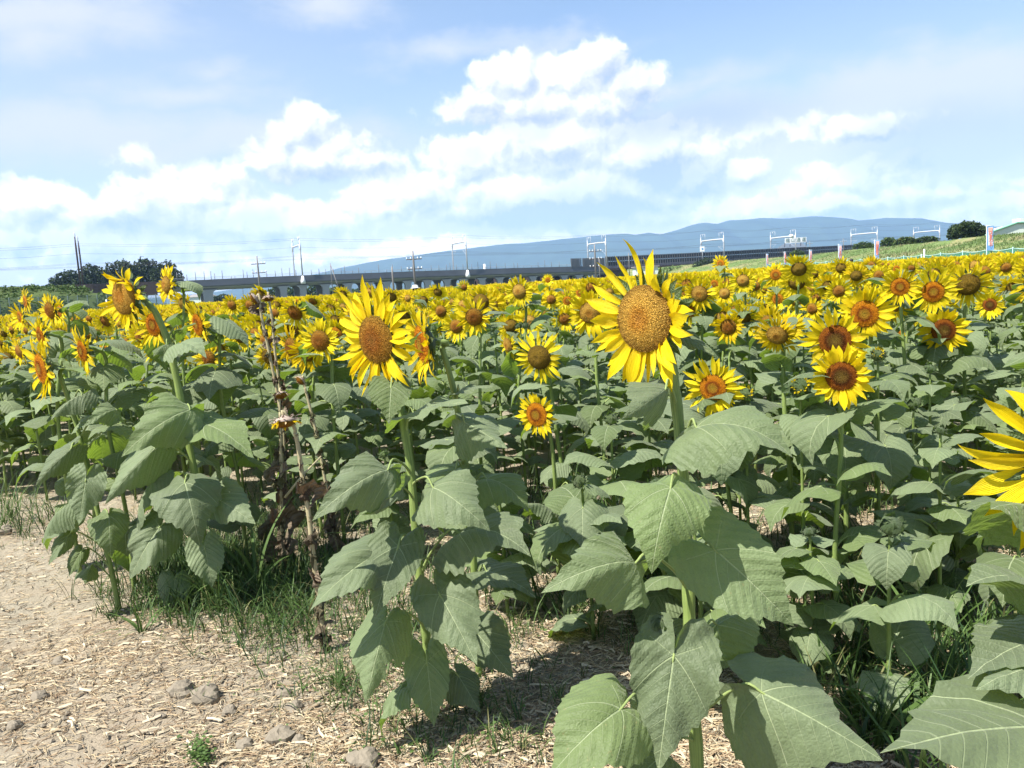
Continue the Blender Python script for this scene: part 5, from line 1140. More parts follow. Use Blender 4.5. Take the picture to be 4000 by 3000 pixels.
gantry(2368, 'white arched gantry where the grey screens meet the dark barrier', 8.0); gantry(2825, 'white arched gantry behind the lone highest sunflower', 7.2); gantry(3104, 'white arched gantry beside the rooftop sign and white dish', 7.2); gantry(3422, 'white arched gantry behind the second banner from the right', 7.0); gantry(3665, 'white arched gantry farthest to the right, left of the tree', 7.0)
g = gantry(326, 'pair of dark tall posts in front of the tree clump at the left', 11.2, two=False, mat='rust', wd=15)
for k, (sd, z) in enumerate([(1.9, 10.9), (10, 10.9), (3.0, 5.9), (9.0, 5.9), (3.0, 4.9), (9.0, 4.9), (.2, 8.2)]):
    mb = MB(); pts = [track(px, sd, z)[0] for px in (-900, -463, 326, 1187, 1827, 2368, 2825, 3104, 3422, 3665, 3860)]; dense = []
    for a, b in zip(pts, pts[1:]): dense += [a.lerp(b, t) - Vector((0, 0, 3.2 * t * (1 - t) * (1 if z > 5 else .1))) for t in (0, .25, .5, .75)]
    o0 = dense[0].copy(); mb.tube([d - o0 for d in dense], .020, 4); o = mb.obj('overhead_wire', M['wire'], label=['feeder wire on the near gantry frames', 'feeder wire on the far gantry frames', 'catenary wire above the near track', 'catenary wire above the far track', 'contact wire above the near track', 'contact wire above the far track', 'ground wire along the near gantry posts'][k], cat='wire', group='railway overhead wires'); o.location = o0
def upole(px, yt, Y, label, arms=2, r0=.16, two=False, z0=0.0):
    tp = farz(px, yt, Y); b = Vector((tp.x, tp.y, z0)); root = empty('utility_pole', b, label, 'utility pole', 'utility poles beyond the field'); h = tp.z - z0
    g = MB(); g.tube([(0, 0, 0), (0, 0, h * .8), (0, 0, h)], [r0, r0 * .75, r0 * .6], 8); g.obj('pole', M['pole'], root)
    if two: g = MB(); g.tube([(2.0, .3, 0), (0, 0, h * .96)], [r0, r0 * .7], 8); g.obj('brace', M['pole'], root)
    for k in range(arms):
        g = MB(); z = h - 1.1 - k * 1.25; g.box((.1, 0, z), (2.0 - .2 * k, .10, .10)); g.obj('crossarm', M['rust'], root)
        for xx in (-.85, -.35, .55, 1.0): g = MB(); g.tube([(xx, 0, z), (xx, 0, z + .28)], [.07, .05], 6); g.obj('insulator', M['white'], root)
upole(1003, 1000, 120, 'grey utility pole in front of the long viaduct span'); upole(1612, 979, 110, 'utility pole with two crossarms standing above the white hat'); upole(2322, 955, 140, 'utility pole with crossarms before the grey screens', 3); upole(1290, 1026, 200, 'leaning A shaped pole on the viaduct skyline', 0, .12, True)
upole(1531, 1042, 118, 'short bare pole in front of the piers', 0); upole(2455, 988, 150, 'thin dark pole left of the tips of the largest sunflower', 0, .09); upole(3294, 932, 300, 'distant pole behind the third banner', 1, .14); upole(3163, 941, 350, 'distant pole right of the rooftop sign', 1, .14); upole(2340, 1010, 139, 'short pole beside the one with three crossarms', 0, .10)
upole(946, 1112, 400, 'faint distant pole under the viaduct span', 0, .14)
# signs by the track
p, n, tg = track(2740, -.8); root = empty('track_sign', p, 'small white square sign with a blue patch on the dark barrier', 'sign'); g = MB(); g.box((0, 0, 4.0), (1.6, .15, 1.8)); g.obj('board', M['white'], root, smooth=False); g = MB(); g.box((.1, -.09, 4.0), (.6, .04, .7)); g.obj('blue_patch', M['blue'], root, smooth=False); g = MB(); g.tube([(0, .1, 0), (0, .1, 3.2)], .08, 6); g.obj('post', M['galv'], root)
p = farz(3091, 922, 333); g = MB(); vs = []; 
for i in range(9):
    for k in range(14): a = 2 * math.pi * k / 14; th = math.pi * i / 8; vs.append((.95 * math.sin(th) * math.cos(a), .5 * math.sin(th) * math.sin(a), .75 * math.cos(th)))
g.add(vs, [(i * 14 + k, (i + 1) * 14 + k, (i + 1) * 14 + (k + 1) % 14, i * 14 + (k + 1) % 14) for i in range(8) for k in range(14)]); g.tube([(0, 0, -.6), (.9, .6, -.9), (1.1, .9, -.9)], .1, 6)
o = g.obj('antenna_dish', M['white'], label='white round antenna cover beside the gantry post near the rooftop sign', cat='antenna'); o.location = p
# building with the big roof sign
a, b = farz(3066, 972, 430), farz(3152, 965, 430); W_ = (b - a).length; c = (a + b) / 2; root = empty('sign_building', (c.x, c.y + 6, 0), 'dark roofed building carrying a long white company sign behind the railway', 'building'); L0_ = Vector(root.location)
zt = farz(3110, 958, 430).z; g = MB(); g.box((0, 0, zt / 2 - .5), (W_ * .96, 10, zt - 1.2)); g.obj('wall', M['conc'], root, smooth=False)
g = MB(); g.add([Vector(v) for v in ((-W_ * .56, -6, zt - 1.1), (W_ * .52, -6, zt - 1.1), (W_ * .52, 6, zt - 1.1), (-W_ * .56, 6, zt - 1.1), (-W_ * .42, 0, zt + 1.0), (W_ * .5, 0, zt + 1.0))], [(0, 1, 5, 4), (2, 3, 4, 5), (1, 2, 5), (3, 0, 4), (0, 3, 2, 1)]); g.obj('roof', M['barrier_grey'], root, smooth=False)
p0, p1 = farz(3066, 951, 424), farz(3150, 946, 424); zb = (p0.z + p1.z) / 2; hh = farz(3108, 930, 424).z - farz(3108, 950, 424).z; pw = (p1 - p0).length / 4
for k, ch in enumerate('福山通運'):
    cx = p0.lerp(p1, (k + .5) / 4); g = MB(); ctr = Vector((cx.x, cx.y, zb + hh / 2)) - L0_; g.box(ctr, (pw * .97, .3, hh)); bd = g.obj('sign_panel', M['white'], root, smooth=False)
    fc = bpy.data.curves.new('sign_letter', 'FONT'); fc.body = ch; fc.size = hh * .86; fc.align_x = 'CENTER'; fc.align_y = 'CENTER'; fc.extrude = .03; fc.materials.append(M['sign_txt']); fo_ = text_obj('sign_letter', fc); fo_.parent = bd; fo_.location = ctr + Vector((0, -.2, 0)); fo_.rotation_euler = (math.pi / 2, 0, 0); col.objects.link(fo_)
for k in range(5): cx = p0.lerp(p1, k / 4); g = MB(); g.tube([Vector((cx.x, cx.y + .5, zt - .6)) - L0_, Vector((cx.x, cx.y + .2, zb + .2)) - L0_], .15, 5); g.obj('sign_leg', M['rust'], root)

# ------------------------------------------------------------------ bank at the left with fence
mb = MB(); NX = 90
def bankz(px): return lerp_tab([(-1200, 1180), (0, 1131), (150, 1128), (300, 1124), (330, 1140), (430, 1143), (520, 1165), (640, 1190), (760, 1205)], px)
rows = [(62.5, 0.0), (64, .35), (66, .72), (69, .97), (73, 1.0), (80, .9), (90, .3), (96, 0)]
for i in range(NX + 1):
    px = -1200 + 1960 * i / NX; H = max(.2, farz(px, bankz(px), 72).z)
    for (Y, k) in rows:
        p = farz(px, hor(px), Y); mb.v.append((p.x, p.y, H * k * (1 + .08 * mnoise.noise(Vector((p.x * .4, p.y * .4, 0)))) if k else -.05)); mb.uv.append((0, 0)); mb.c.append((1, 1, 1))
K = len(rows); mb.f = [(i * K + j, (i + 1) * K + j, (i + 1) * K + j + 1, i * K + j + 1) for i in range(NX) for j in range(K - 1)]; mb.mi = [0] * len(mb.f)
M['bank'] = flat_mat('bank_soil', (.060, .085, .030), .95, .1, .35, .6); mb.obj('embankment', M['bank'], kind='structure')
GF = [(.045, .085, .020), (.065, .115, .028), (.090, .145, .038), (.055, .10, .022), (.10, .13, .045)]; GD = [(.030, .052, .018), (.042, .068, .024), (.055, .085, .030), (.036, .058, .022)]
def leafcloud(mb, blobs, n, s0, s1, cols_, r, shell=.55):
    tot = sum(b[3] * b[4] + b[3] * b[5] + b[4] * b[5] for b in blobs)
    for (cx, cy, cz, rx, ry, rz) in blobs:
        for i in range(int(n * (rx * ry + rx * rz + ry * rz) / tot)):
            v = Vector((r.gauss(0, 1), r.gauss(0, 1), r.gauss(0, 1))).normalized(); q = shell + (1 - shell) * r.random() ** .6; k = 1 + .5 * mnoise.noise(v * 2.3 + Vector((cx, cy, cz)))
            p = Vector((cx + v.x * rx * q * k, cy + v.y * ry * q * k, cz + v.z * rz * q * k))
            if mnoise.noise(p * (1.4 / max(rx, .5)) * 1.5 + Vector((3, 1, 7))) < -.10: continue
            s_ = r.uniform(s0, s1); a = Vector((r.gauss(0, 1), r.gauss(0, 1), r.gauss(0, .6))).normalized() * s_; b = a.cross(Vector((r.gauss(0, 1), r.gauss(0, 1), r.gauss(0, 1)))).normalized() * s_ * .6
            c = cols_[r.randrange(len(cols_))]; k = r.uniform(.8, 1.25); mb.add([p - a, p - b, p + a * .9, p + b], [(0, 1, 2, 3)], cols=[tuple(k * x for x in c)] * 4)
r = random.Random(31); mb = MB(); bl = []
for i in range(230):
    px = r.uniform(-350, 330); Y = r.uniform(63.5, 76); p = farz(px, hor(px), Y); H = max(.2, farz(px, bankz(px), 72).z); k = min(1, (Y - 62) / 7.5); bl.append((p.x, p.y, H * k ** .7 * .98, r.uniform(.5, 1.1), r.uniform(.5, 1.0), r.uniform(.18, .42)))
for i in range(24): px = r.uniform(380, 470); Y = r.uniform(64, 66); p = farz(px, hor(px), Y); bl.append((p.x, p.y, r.uniform(.5, 2.6), .4, .4, .3))
leafcloud(mb, bl, 40000, .06, .16, GF, r, .5); mb.obj('creeper', M['foliage'], kind='stuff', label='green creeping vines covering the bank at the left')
# fence in front of the bank
fr = empty('wire_fence', farz(-300, hor(-300), 61.5).xy.to_3d(), 'dark green wire mesh fence at the foot of the overgrown bank', 'fence'); FL = Vector(fr.location); M['fence'] = flat_mat('fence_green', (.045, .085, .075), .6, .3, .1, 1)
def fp(px, z): p = farz(px, hor(px), 61.5); return Vector((p.x, p.y, z)) - FL
def fh(px): return farz(px, lerp_tab([(-400, 1178), (0, 1166), (300, 1156), (430, 1152), (640, 1152)], px), 61.5).z
px = -300
while px < 640:
    g = MB(); g.tube([fp(px, 0), fp(px, fh(px) + .05)], .035, 5); g.obj('post', M['fence'], fr)
    g = MB(); x2 = px + 38
    for k in range(17):
        t = k / 16; a = px + 38 * t; g.tube([fp(a, .02), fp(a, fh(a))], .0085, 3, cap=False)
    for k in range(11): g.tube([fp(px, fh(px) * (k + .3) / 10.3), fp(x2, fh(x2) * (k + .3) / 10.3)], .0075, 3, cap=False)
    g.obj('mesh_panel', M['fence'], fr); px = x2
g = MB(); p = farz(412, 1152, 60.5); g.tube([(.3, 0, 0), (.05, 0, 1.0), (0, 0, 1.6), (.02, 0, 2.0)], .05, 6); o = g.obj('white_stake', M['white'], label='crooked white stake before the fence, left of the tall ragged sunflower', cat='stake'); o.location = (p.x, p.y, 0)

# ------------------------------------------------------------------ trees and bushes
def tree(px0, px1, yt, yb, Y, label, cols_, n, seed, blobs=8, s=(.18, .42), lift=.35, name='tree', trunk=True, group=None, depth=.6, cat='tree', z0=None):
    r = random.Random(seed); a, b = farz(px0, hor(px0), Y), farz(px1, hor(px1), Y); w = b.x - a.x; cx = (a.x + b.x) / 2; pm_ = (px0 + px1) / 2; zt = farz(pm_, yt, Y).z; zb = farz(pm_, yb, Y).z if z0 is None else z0; H = zt - zb
    root = empty(name, (cx, Y, zb), label, cat, group); bl = []
    for i in range(blobs):
        u = -1 + 2 * (i + .5) / blobs; env = math.sqrt(max(.05, 1 - u * u * .85)); rz = H * (1 - lift) * .33 * r.uniform(.8, 1.2); rx = w / blobs * r.uniform(.85, 1.25)
        zc = H * (lift + (1 - lift) * (env * .78)) - rz * .35; bl.append((u * w / 2 * .9, r.uniform(-1, 1) * w * .12 * depth, zc, rx, rx * depth * 1.3, rz)); bl.append((u * w / 2 * .85, r.uniform(-1, 1) * w * .12 * depth, H * (lift + (1 - lift) * env * .34), rx, rx * depth * 1.2, rz))
    mb = MB(); leafcloud(mb, bl, n, s[0], s[1], cols_, r); mb.obj('crown', M['foliage'], root)
    if trunk:
        mb = MB(); mb.tube([(0, 0, -.3), (.1, 0, H * lift * .6), (.0, 0, H * .5)], [w * .022 + .1, w * .016 + .08, .08], 7)
        for k in range(6): q = bl[r.randrange(len(bl))]; mb.tube([(0, 0, H * lift * .5), (q[0] * .5, q[1] * .5, (q[2] + H * lift) * .45), (q[0], q[1], q[2])], [w * .012 + .05, w * .008 + .04, .03], 5)
        mb.obj('trunk', M['bark'], root)
tree(212, 340, 1052, 1120, 262, 'low left end of the dark tree clump, thin with gaps at its foot', GD, 6000, 1, 5, (.25, .5), .28, group='dark trees behind the railway at the left', z0=4.6)
tree(318, 430, 1030, 1115, 268, 'second dark tree of the clump, behind the pair of dark posts', GD, 7000, 2, 5, (.25, .5), .28, group='dark trees behind the railway at the left', z0=4.6)
tree(410, 560, 1012, 1112, 272, 'broad dark tree behind the tall ragged sunflower', GD, 9000, 3, 6, (.25, .5), .22, group='dark trees behind the railway at the left', z0=4.6)
tree(520, 640, 1003, 1110, 275, 'tallest dark tree of the clump', GD, 9000, 4, 6, (.25, .5), .20, group='dark trees behind the railway at the left', z0=4.6)
tree(610, 722, 1020, 1110, 272, 'dark tree at the right end of the clump, next to the viaduct deck', GD, 7000, 5, 5, (.25, .5), .15, group='dark trees behind the railway at the left', z0=4.6)
for i, a in enumerate([(1040, 1130, 1118, 1170, 'dark green bush behind the piers under the left gantry'), (1110, 1200, 1104, 1168, 'broad green bush seen between the piers below the left gantry'), (1180, 1275, 1106, 1165, 'green bush right of the left gantry, under the deck'), (1260, 1365, 1118, 1162, 'low light green bush under the deck, above the brown centred sunflower'),
                       (1345, 1440, 1126, 1160, 'low green bush fading out between the piers')]): tree(a[0], a[1], a[2], a[3], 300 + i * 6, a[4], GF, 3200, 20 + i, 4, (.22, .5), 0, 'bush', False, 'bushes behind the viaduct', cat='bush', z0=-.2)
tree(830, 900, 1148, 1175, 330, 'small far bush under the long span of the viaduct', GD, 1500, 30, 3, (.3, .6), 0, 'bush', False, 'bushes behind the viaduct', cat='bush', z0=-.2)
for i, a in enumerate([(2140, 2200, 1056, 1100, 'tree glimpsed between the piers left of the grey screens'), (2200, 2290, 1052, 1100, 'tree glimpsed between the last piers before the grey screens')]): tree(a[0], a[1], a[2], a[3], 330, a[4], GF, 2600, 40 + i, 4, (.22, .5), 0, 'tree', False, 'trees behind the viaduct', z0=-.2)
for i in range(7):
    a = 1830 + i * 62; mbx = MB(); p = farz(a, hor(a), 300); mbx.box((0, 0, 1.1 + .3 * (i % 3)), (5.6 + i % 2, 3, 2.6 + .6 * (i % 3))); o = mbx.obj('storage_shed', M['rust'], smooth=False, label=['black low shed behind the piers, leftmost of the row', 'second black shed of the row behind the piers', 'third black shed of the row behind the piers', 'middle black shed behind the piers', 'black shed near the small upright sunflower', 'black shed under the grey screens', 'last black shed before the dark abutment'][i], cat='shed', group='dark sheds behind the piers'); o.location = (p.x, p.y, 0)
tree(2710, 2802, 1006, 1050, 238, 'dark bush in front of the railway wall below the lone highest sunflower', GD, 3600, 50, 5, (.14, .3), 0, 'bush', False, 'bushes on the levee', cat='bush', z0=1.0)
tree(2560, 2712, 1036, 1062, 245, 'low green bushes in front of the bridge girder', GF, 2600, 51, 5, (.14, .3), 0, 'bush', False, 'bushes on the levee', cat='bush', z0=-.2)
tree(3084, 3142, 976, 1018, 190, 'rounded light green bush left of the third shortest banner', GF, 2600, 52, 4, (.1, .24), 0, 'bush', False, 'bushes on the levee', cat='bush', z0=2.6)
tree(3340, 3412, 944, 980, 150, 'leafy bush behind the second banner from the right', GF, 2600, 53, 4, (.1, .22), 0, 'bush', False, 'bushes on the levee', cat='bush', z0=3.2)
tree(3444, 3500, 926, 964, 135, 'bright green bush right of the second banner from the right', GF, 2600, 54, 4, (.09, .2), 0, 'bush', False, 'bushes on the levee', cat='bush', z0=3.2)
tree(3495, 3585, 924, 962, 130, 'long leafy bush on the levee crest with yellowish leaves', GF + [(.16, .15, .04)], 3600, 55, 6, (.09, .2), 0, 'bush', False, 'bushes on the levee', cat='bush', z0=3.2)
tree(3580, 3662, 922, 952, 122, 'darker round bush below the farthest right gantry', GD + GF[:2], 3200, 56, 5, (.08, .18), 0, 'bush', False, 'bushes on the levee', cat='bush', z0=3.2)
tree(3706, 3845, 862, 935, 112, 'spreading tree on the levee crest, left of the pale roof', [(.035, .065, .02), (.055, .09, .03), (.045, .075, .022), (.075, .11, .04)], 13000, 60, 7, (.09, .2), .12, 'tree', True, z0=3.2, depth=.9)

# ------------------------------------------------------------------ levee, net fence, banners
CREST = [(2450, 1052, 262), (2600, 1043, 255), (2800, 1022, 240), (3000, 1008, 205), (3200, 990, 170), (3400, 968, 138), (3600, 950, 115), (3700, 940, 106), (3860, 921, 92), (4000, 909, 84), (4300, 888, 72), (4900, 850, 60)]
def lv(px):
    c = lerp_tab([(a, b) for a, b, c in CREST], px); Y = lerp_tab([(a, c) for a, b, c in CREST], px); yb = min(fenY(px) + 2.0, Y - 12) if px > 2600 else 225
    return farz(px, c, Y), farz(px, hor(px), yb)
mb = MB(); NX, NYl = 150, 20
for i in range(NX + 1):
    px = 2450 + 2400 * i / NX; c, b = lv(px)
    for j in range(NYl + 1):
        t = j / NYl
        if t <= .7: u = t / .7; p = b.lerp(c, u); z = c.z * (u ** .85) if u < 1 else c.z
        elif t < 1: u = (t - .7) / .3; p = c + Vector((0, 8 * u * 3, 0)); z = c.z * (1 - u * u * .6)
        else: p = c + Vector((0, 32, 0)); z = -.3
        z = z * (1 + .03 * mnoise.noise(Vector((p.x * .25, p.y * .25, 2)))) + .05 * mnoise.noise(Vector((p.x, p.y, 2))) if 0 < t < 1 else z - (.05 if t == 0 else 0)
        mb.v.append((p.x, p.y, z)); mb.uv.append((0, 0)); mb.c.append((1, 1, 1))
K = NYl + 1; mb.f = [(i * K + j, (i + 1) * K + j, (i + 1) * K + j + 1, i * K + j + 1) for i in range(NX) for j in range(NYl)]; mb.mi = [0] * len(mb.f)
m, t = new_mat('levee_turf'); P = t.node('ShaderNodeTexCoord').outputs['Object']; c = t.mix(t.sstep(t.noise(P, .16, 5, .65), .45, .62), (.13, .19, .06), (.25, .235, .11)); c = t.v('SCALE', c, t.m('ADD', .6, t.m('MULTIPLY', t.noise(P, 2.2, 5, .7), .8)))
p = principled(t, c, .9, .1, t.bump(t.noise(P, 3, 5, .7), .8, .15)); finish(t, p.outputs[0]); mb.obj('levee', m, kind='structure')
r = random.Random(9); mb2 = MB()
for i in range(26000):
    px = r.uniform(2560, 4200); c, b = lv(px); u = r.random() ** .7; p = b.lerp(c, u); z = c.z * u ** .85; k = mnoise.noise(Vector((p.x * .16, p.y * .16, 5)))
    cc = [(.14, .205, .060), (.17, .23, .075), (.115, .17, .05)][r.randrange(3)] if k < .18 or r.random() < .4 else (.27, .25, .13)
    h = r.uniform(.07, .22) * (1 + .8 * max(0, k)); w_ = h * .35; a = r.uniform(0, 3.1); d = Vector((math.cos(a), math.sin(a), 0)) * w_; q = Vector((p.x, p.y, z - .04)); tp_ = q + Vector((r.uniform(-.1, .1), r.uniform(-.1, .1), h)); kk = r.uniform(.8, 1.15)
    mb2.add([q - d, q + d, tp_], [(0, 1, 2)], cols=[tuple(kk * x for x in cc)] * 3)
mb2.obj('levee_grass', M['grass'], kind='stuff', label='long grass on the levee slope at the right')
# netting
nf = empty('net_fence', farz(3870, hor(3870), 62).xy.to_3d(), 'long low green net fence along the foot of the levee', 'fence'); NL = Vector(nf.location)
posts = [4700, 4560, 4430, 4310, 4180, 4065, 3956, 3855, 3760, 3674, 3599, 3530, 3468, 3412, 3360, 3312, 3268, 3226, 3186, 3150, 3116, 3084, 3054, 3026, 3000]
def npnt(px): Y = fenY(px); p = farz(px, hor(px), Y); return Vector((p.x, p.y, 0)) - NL
def ntop(px): return farz(px, lerp_tab([(2900, 1040), (3000, 1034), (3200, 1024), (3400, 1012), (3870, 975), (4000, 967), (4700, 920)], px), fenY(px)).z
for a, b in zip(posts, posts[1:]):
    pa, pb = npnt(a), npnt(b); g = MB(); vs = []; 
    for i in range(9):
        t_ = i / 8; p = pa.lerp(pb, t_); h = ntop(a) * (1 - t_) + ntop(b) * t_ - .05 - .10 * math.sin(math.pi * t_)
        for j in range(4): vs.append(p + Vector((0, .05 * math.sin(i * 1.3 + j) * (j < 3), .05 + (h - .05) * j / 3)))
    nv = len(vs); vs += [v + Vector((.01, .02, 0)) for v in vs]; fs = [(i * 4 + j, i * 4 + 4 + j, i * 4 + 5 + j, i * 4 + 1 + j) for i in range(8) for j in range(3)]; g.add(vs, fs + [tuple(nv + q for q in f)[::-1] for f in fs]); g.obj('netting', M['netting'], nf)
    g = MB(); g.tube([pa + Vector((0, 0, 0)), pa + Vector((0, 0, ntop(a) + .10))], .03, 6); g.obj('post', M['nettop'] if a != 3599 else M['white'], nf)
    g = MB(); g.tube([pa.lerp(pb, i / 4) + Vector((0, -.02, ntop(a) * (1 - i / 4) + ntop(b) * i / 4 - .10 * math.sin(math.pi * i / 4))) for i in range(5)], .028, 5); g.obj('top_rope', M['nettop'], nf)
p = npnt(3607) + NL; g = MB(); zt = farz(3607, 974, fenY(3607)).z; g.tube([(0, -.15, 0), (0, -.15, zt)], .07, 6); o = g.obj('white_marker_post', M['white'], label='white post sticking up above the net fence, between two banners', cat='post'); o.location = p
def banner(px, yt, yb, wpx, label, lean=0.0, seed=0, edge=False):
    r = random.Random(seed); Y = fenY(px) - .4; b = farz(px, hor(px), Y); zt, zb = farz(px, yt, Y).z, farz(px, yb, Y).z; H = zt - zb; Wd = wpx * Y / FPX
    root = empty('advertising_banner', (b.x - Wd / 2, b.y, 0), label, 'banner', 'advertising banners on the net fence'); g = MB(); g.tube([(0, 0, 0), (0, 0, zt + .06)], .022, 6); g.tube([(0, 0, zt), (Wd * .98, 0, zt)], .015, 5); g.obj('pole', M['white'], root)
    def cloth(x0, x1, z0, z1, off, name, m_, wv=.05):
        g = MB(); vs = []
        for j in range(13):
            v = j / 12; z = z0 + (z1 - z0) * v
            for i in range(6): u = i / 5; x = x0 + (x1 - x0) * u; vs.append(Vector((x + lean * (1 - (z - zb) / H) * u * Wd, -off + wv * math.sin(4 * (z - zb) + x * 6 + seed) * (x / Wd), z)))
        n = len(vs); vs += [q + Vector((0, .006, 0)) for q in vs]; fs = [(j * 6 + i, j * 6 + i + 1, j * 6 + 7 + i, j * 6 + 6 + i) for j in range(12) for i in range(5)]; g.add(vs, fs + [tuple(n + k for k in f)[::-1] for f in fs])
        return g.obj(name, m_, root)
    fab = cloth(.02, Wd, zb, zt, 0, 'fabric', M['ban_blue']); cloth(Wd * .24, Wd * .86, zb + H * .20, zt - H * .06, .012, 'printed_field', M['ban_white'] if not edge else M['ban_pink']); cloth(Wd * .28, Wd * .84, zt - H * .24, zt - H * .08, .022, 'printed_heading', M['ban_pink'])
    for k, ch in enumerate('ひまわり'):
        fc = bpy.data.curves.new('banner_letter', 'FONT'); fc.body = ch; fc.size = H * .185; fc.align_x = 'CENTER'; fc.align_y = 'CENTER'; fc.extrude = .003; fc.offset = .006; fc.materials.append(M['ban_red']); z = zt - H * (.31 + .155 * k)
        f_ = text_obj('banner_letter', fc); f_.parent = root; f_.location = (Wd * .56 + lean * (1 - (z - zb) / H) * .56 * Wd, -.05 + .05 * math.sin(4 * (z - zb) + Wd * .56 * 6 + seed) * .56, z); f_.rotation_euler = (math.pi / 2, 0, 0); f_.scale = (.95, 1, 1); col.objects.link(f_)
banner(3867, 882, 978, 27, 'tall blue and white banner with red vertical lettering, by the pale roof', 0, 1); banner(3427, 938, 1010, 20, 'curling pink and white banner left of the long levee bushes', -.25, 2, True)
banner(3283, 955, 1024, 15, 'narrow blue banner with red lettering before the dark railway wall', -.2, 3); banner(3168, 976, 1032, 12, 'short faded banner right of the rounded light green bush', -.3, 4); banner(3068, 983, 1036, 8, 'thin pinkish banner left of the rounded light green bush', -.2, 5, True); banner(2998, 992, 1040, 8, 'thinnest banner, seen almost edge on, farthest left', -.1, 6)
# pale roofed hall
Y = 118; root = empty('warehouse', farz(4000, hor(4000), Y + 12).xy.to_3d(), 'large hall with a pale cream gable roof behind the levee', 'building'); HL = Vector(root.location)
pr = [farz(px, py, Y) for px, py in ((3842, 952), (3846, 926), (3856, 914), (3972, 872), (4060, 870), (4260, 905), (4260, 960))]; g = MB(); nn = len(pr); dv = Vector((14, 34, 0)); g.add([p - HL for p in pr] + [p - HL + dv for p in pr], [tuple(range(nn))[::-1], tuple(range(nn, 2 * nn))] + [(k, (k + 1) % nn, nn + (k + 1) % nn, nn + k) for k in range(nn)]); g.obj('gable_wall', M['roof'], root, smooth=False)
g = MB(); g.tube([p - HL + Vector((0, -.15, .1)) for p in pr[1:6]], .16, 6); g.obj('roof_edge', M['rooftrim'], root); g = MB(); p = farz(3990, 868, Y) - HL; g.box(p + Vector((1.6, 1, .3)), (3.4, 2, .5)); g.box(p + Vector((1.8, 1, 1.5)), (.9, .9, 2.2)); g.obj('roof_vent', M['roof'], root, smooth=False)
g = MB(); p = farz(2530, 1085, 190); g.box((0, 3, 1.45), (5.0, 5, 2.7)); root = empty('hut', (p.x, p.y, 0), 'small pale hut behind the tips of the largest sunflower', 'hut'); g.obj('wall', M['roof'], root, smooth=False); g = MB(); g.box((0, 3, 2.95), (5.6, 5.6, .25)); g.obj('roof', M['pole'], root, smooth=False); g = MB(); g.box((1.2, .48, 1.1), (.9, .08, 2.0)); g.obj('door', M['pole'], root, smooth=False)
# far low buildings under the viaduct
for i, (px, py, w_, h_, Y, mt_, lb) in enumerate([(790, 1165, 14, 2.2, 500, 'roof', 'low pale roofed house far away under the viaduct'), (1885, 1095, 10, 4, 700, 'white', 'white far building with a chimney seen between the piers')]):
    p = farz(px, hor(px), Y); root = empty('house', (p.x, p.y, 0), lb, 'house'); g = MB(); g.box((0, 0, h_ / 2 + .8), (w_, 8, h_ + 1.6)); g.obj('wall', M[mt_], root, smooth=False); g = MB(); g.add([Vector(v) for v in ((-w_ * .55, -4.6, h_ + 1.6), (w_ * .55, -4.6, h_ + 1.6), (w_ * .55, 4.6, h_ + 1.6), (-w_ * .55, 4.6, h_ + 1.6), (-w_ * .4, 0, h_ + 3.2), (w_ * .4, 0, h_ + 3.2))], [(0, 1, 5, 4), (2, 3, 4, 5), (1, 2, 5), (3, 0, 4), (0, 3, 2, 1)]); g.obj('roof', M['pole'], root, smooth=False)
    if i: g = MB(); g.tube([(2.5, 0, 3), (2.5, 0, 17)], [1.2, .9], 10); g.obj('chimney', M['white'], root)

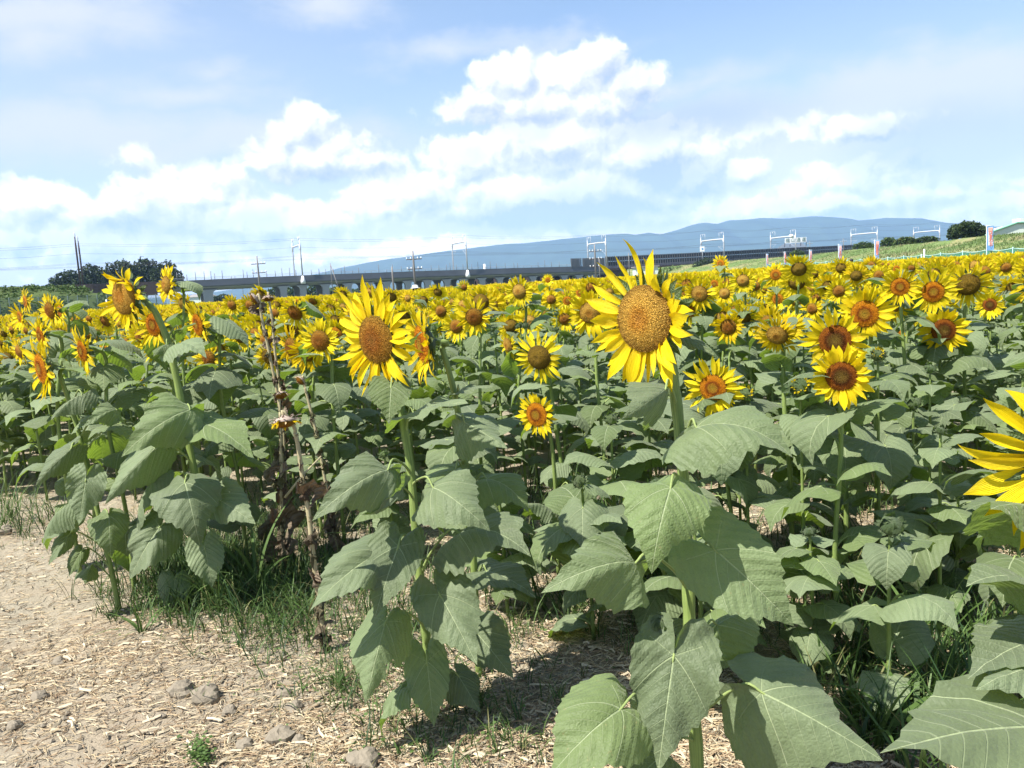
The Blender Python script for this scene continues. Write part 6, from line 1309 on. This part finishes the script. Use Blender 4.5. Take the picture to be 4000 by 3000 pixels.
# ------------------------------------------------------------------ people in the field
def person(px, ytop, Y, H, label, shirt, hat=None, turn=0.0):
    b = farz(px, hor(px), Y); root = empty('person', (b.x, b.y, 0), label, 'person'); root.rotation_euler = (0, 0, turn); s_ = H / 1.7
    J = [(0, 0, .95), (0, 0, 1.18), (0, 0, 1.36), (0, 0, 1.47), (0, -.01, 1.56), (0, -.01, 1.66), (.09, 0, .90), (.10, .01, .50), (.10, .02, .09), (.10, -.10, .05), (-.09, 0, .90), (-.10, .01, .50), (-.10, .02, .09), (-.10, -.10, .05), (.17, 0, 1.38), (.23, .03, 1.12), (.24, -.08, .90), (.24, -.12, .82), (-.17, 0, 1.38), (-.23, .03, 1.12), (-.24, -.08, .90), (-.24, -.12, .82)]
    E = [(0, 1), (1, 2), (2, 3), (3, 4), (4, 5), (0, 6), (6, 7), (7, 8), (8, 9), (0, 10), (10, 11), (11, 12), (12, 13), (2, 14), (14, 15), (15, 16), (16, 17), (2, 18), (18, 19), (19, 20), (20, 21)]
    RR = [.14, .13, .12, .05, .085, .075, .09, .06, .045, .04, .09, .06, .045, .04, .06, .042, .03, .035, .06, .042, .03, .035]
    me = bpy.data.meshes.new('body'); me.from_pydata([tuple(Vector(j) * s_) for j in J], E, []); o = link('body', me, root); sk = o.modifiers.new('skin', 'SKIN')
    for i, v in enumerate(me.skin_vertices[0].data if me.skin_vertices else []): v.radius = (RR[i] * s_, RR[i] * s_ * .8)
    if not me.skin_vertices: bpy.data.objects.remove(o); return None
    me.skin_vertices[0].data[0].use_root = True; o.modifiers.new('sub', 'SUBSURF').levels = 2; me.materials.append(M['skin'])
    def part(pts, rad, name, m_, n=14): g = MB(); g.tube([Vector(p) * s_ for p in pts], [q * s_ for q in rad], n); g.obj(name, m_, root)
    g = MB(); g.tube([Vector(p) * s_ for p in [(0, 0, .92), (0, 0, 1.15), (0, 0, 1.34), (0, 0, 1.43), (0, 0, 1.47)]], [q * s_ for q in [.175, .165, .185, .12, .07]], 14); g.v = [(x * 1.15, y * .8, z) for x, y, z in g.v]
    for sx in (-1, 1): g.tube([Vector((sx * .15, 0, 1.41)) * s_, Vector((sx * .21, .02, 1.30)) * s_, Vector((sx * .235, .03, 1.14)) * s_], [.065 * s_, .07 * s_, .062 * s_], 10)
    g.obj('shirt', M[shirt], root); g = MB()
    for sx in (-1, 1): g.tube([Vector((sx * .08, 0, .97)) * s_, Vector((sx * .10, .01, .5)) * s_, Vector((sx * .10, .02, .1)) * s_], [.115 * s_, .085 * s_, .07 * s_], 12)
    g.obj('trousers', M['trousers'], root)
    part([(0, .03, 1.52), (0, .03, 1.60), (0, .02, 1.68), (0, .01, 1.725)], [.085, .105, .10, .04], 'hair', M['hair'])
    if hat: part([(0, 0, 1.655), (0, 0, 1.665), (0, 0, 1.668), (0, 0, 1.73), (0, 0, 1.765), (0, 0, 1.78)], [.215, .20, .125, .125, .095, .03], 'sun_hat', M['white'], 20)
try:
    person(1622, 1124, 31, 1.52, 'person in a wide white sun hat and blue top, deep among the sunflowers', 'shirt_blue', True, 2.6)
    person(3325, 1016, 44, 1.56, 'dark haired person in a white top seen from behind by the net fence', 'shirt_white', None, 3.0)
except Exception as ex: print('person failed', ex)

# ------------------------------------------------------------------ summer haze
mb = MB(); x0, x1, y0, y1, z0, z1 = -6600, 6600, -300, 7700, -1.6, 530; mb.add([(x, y, z) for x in (x0, x1) for y in (y0, y1) for z in (z0, z1)], [(0, 1, 3, 2), (4, 6, 7, 5), (0, 4, 5, 1), (2, 3, 7, 6), (0, 2, 6, 4), (1, 5, 7, 3)])
hm = bpy.data.materials.new('haze'); hm.use_nodes = True; hm.node_tree.nodes.clear(); T = NT(hm.node_tree); pv = T.node('ShaderNodeVolumePrincipled'); pv.inputs['Color'].default_value = (.40, .60, .98, 1); pv.inputs['Density'].default_value = .000125; pv.inputs['Anisotropy'].default_value = 0.0
o = T.node('ShaderNodeOutputMaterial'); T.l.new(pv.outputs[0], o.inputs['Volume']); mb.obj('haze', hm, smooth=False, kind='stuff', label='bluish summer haze over the plain')
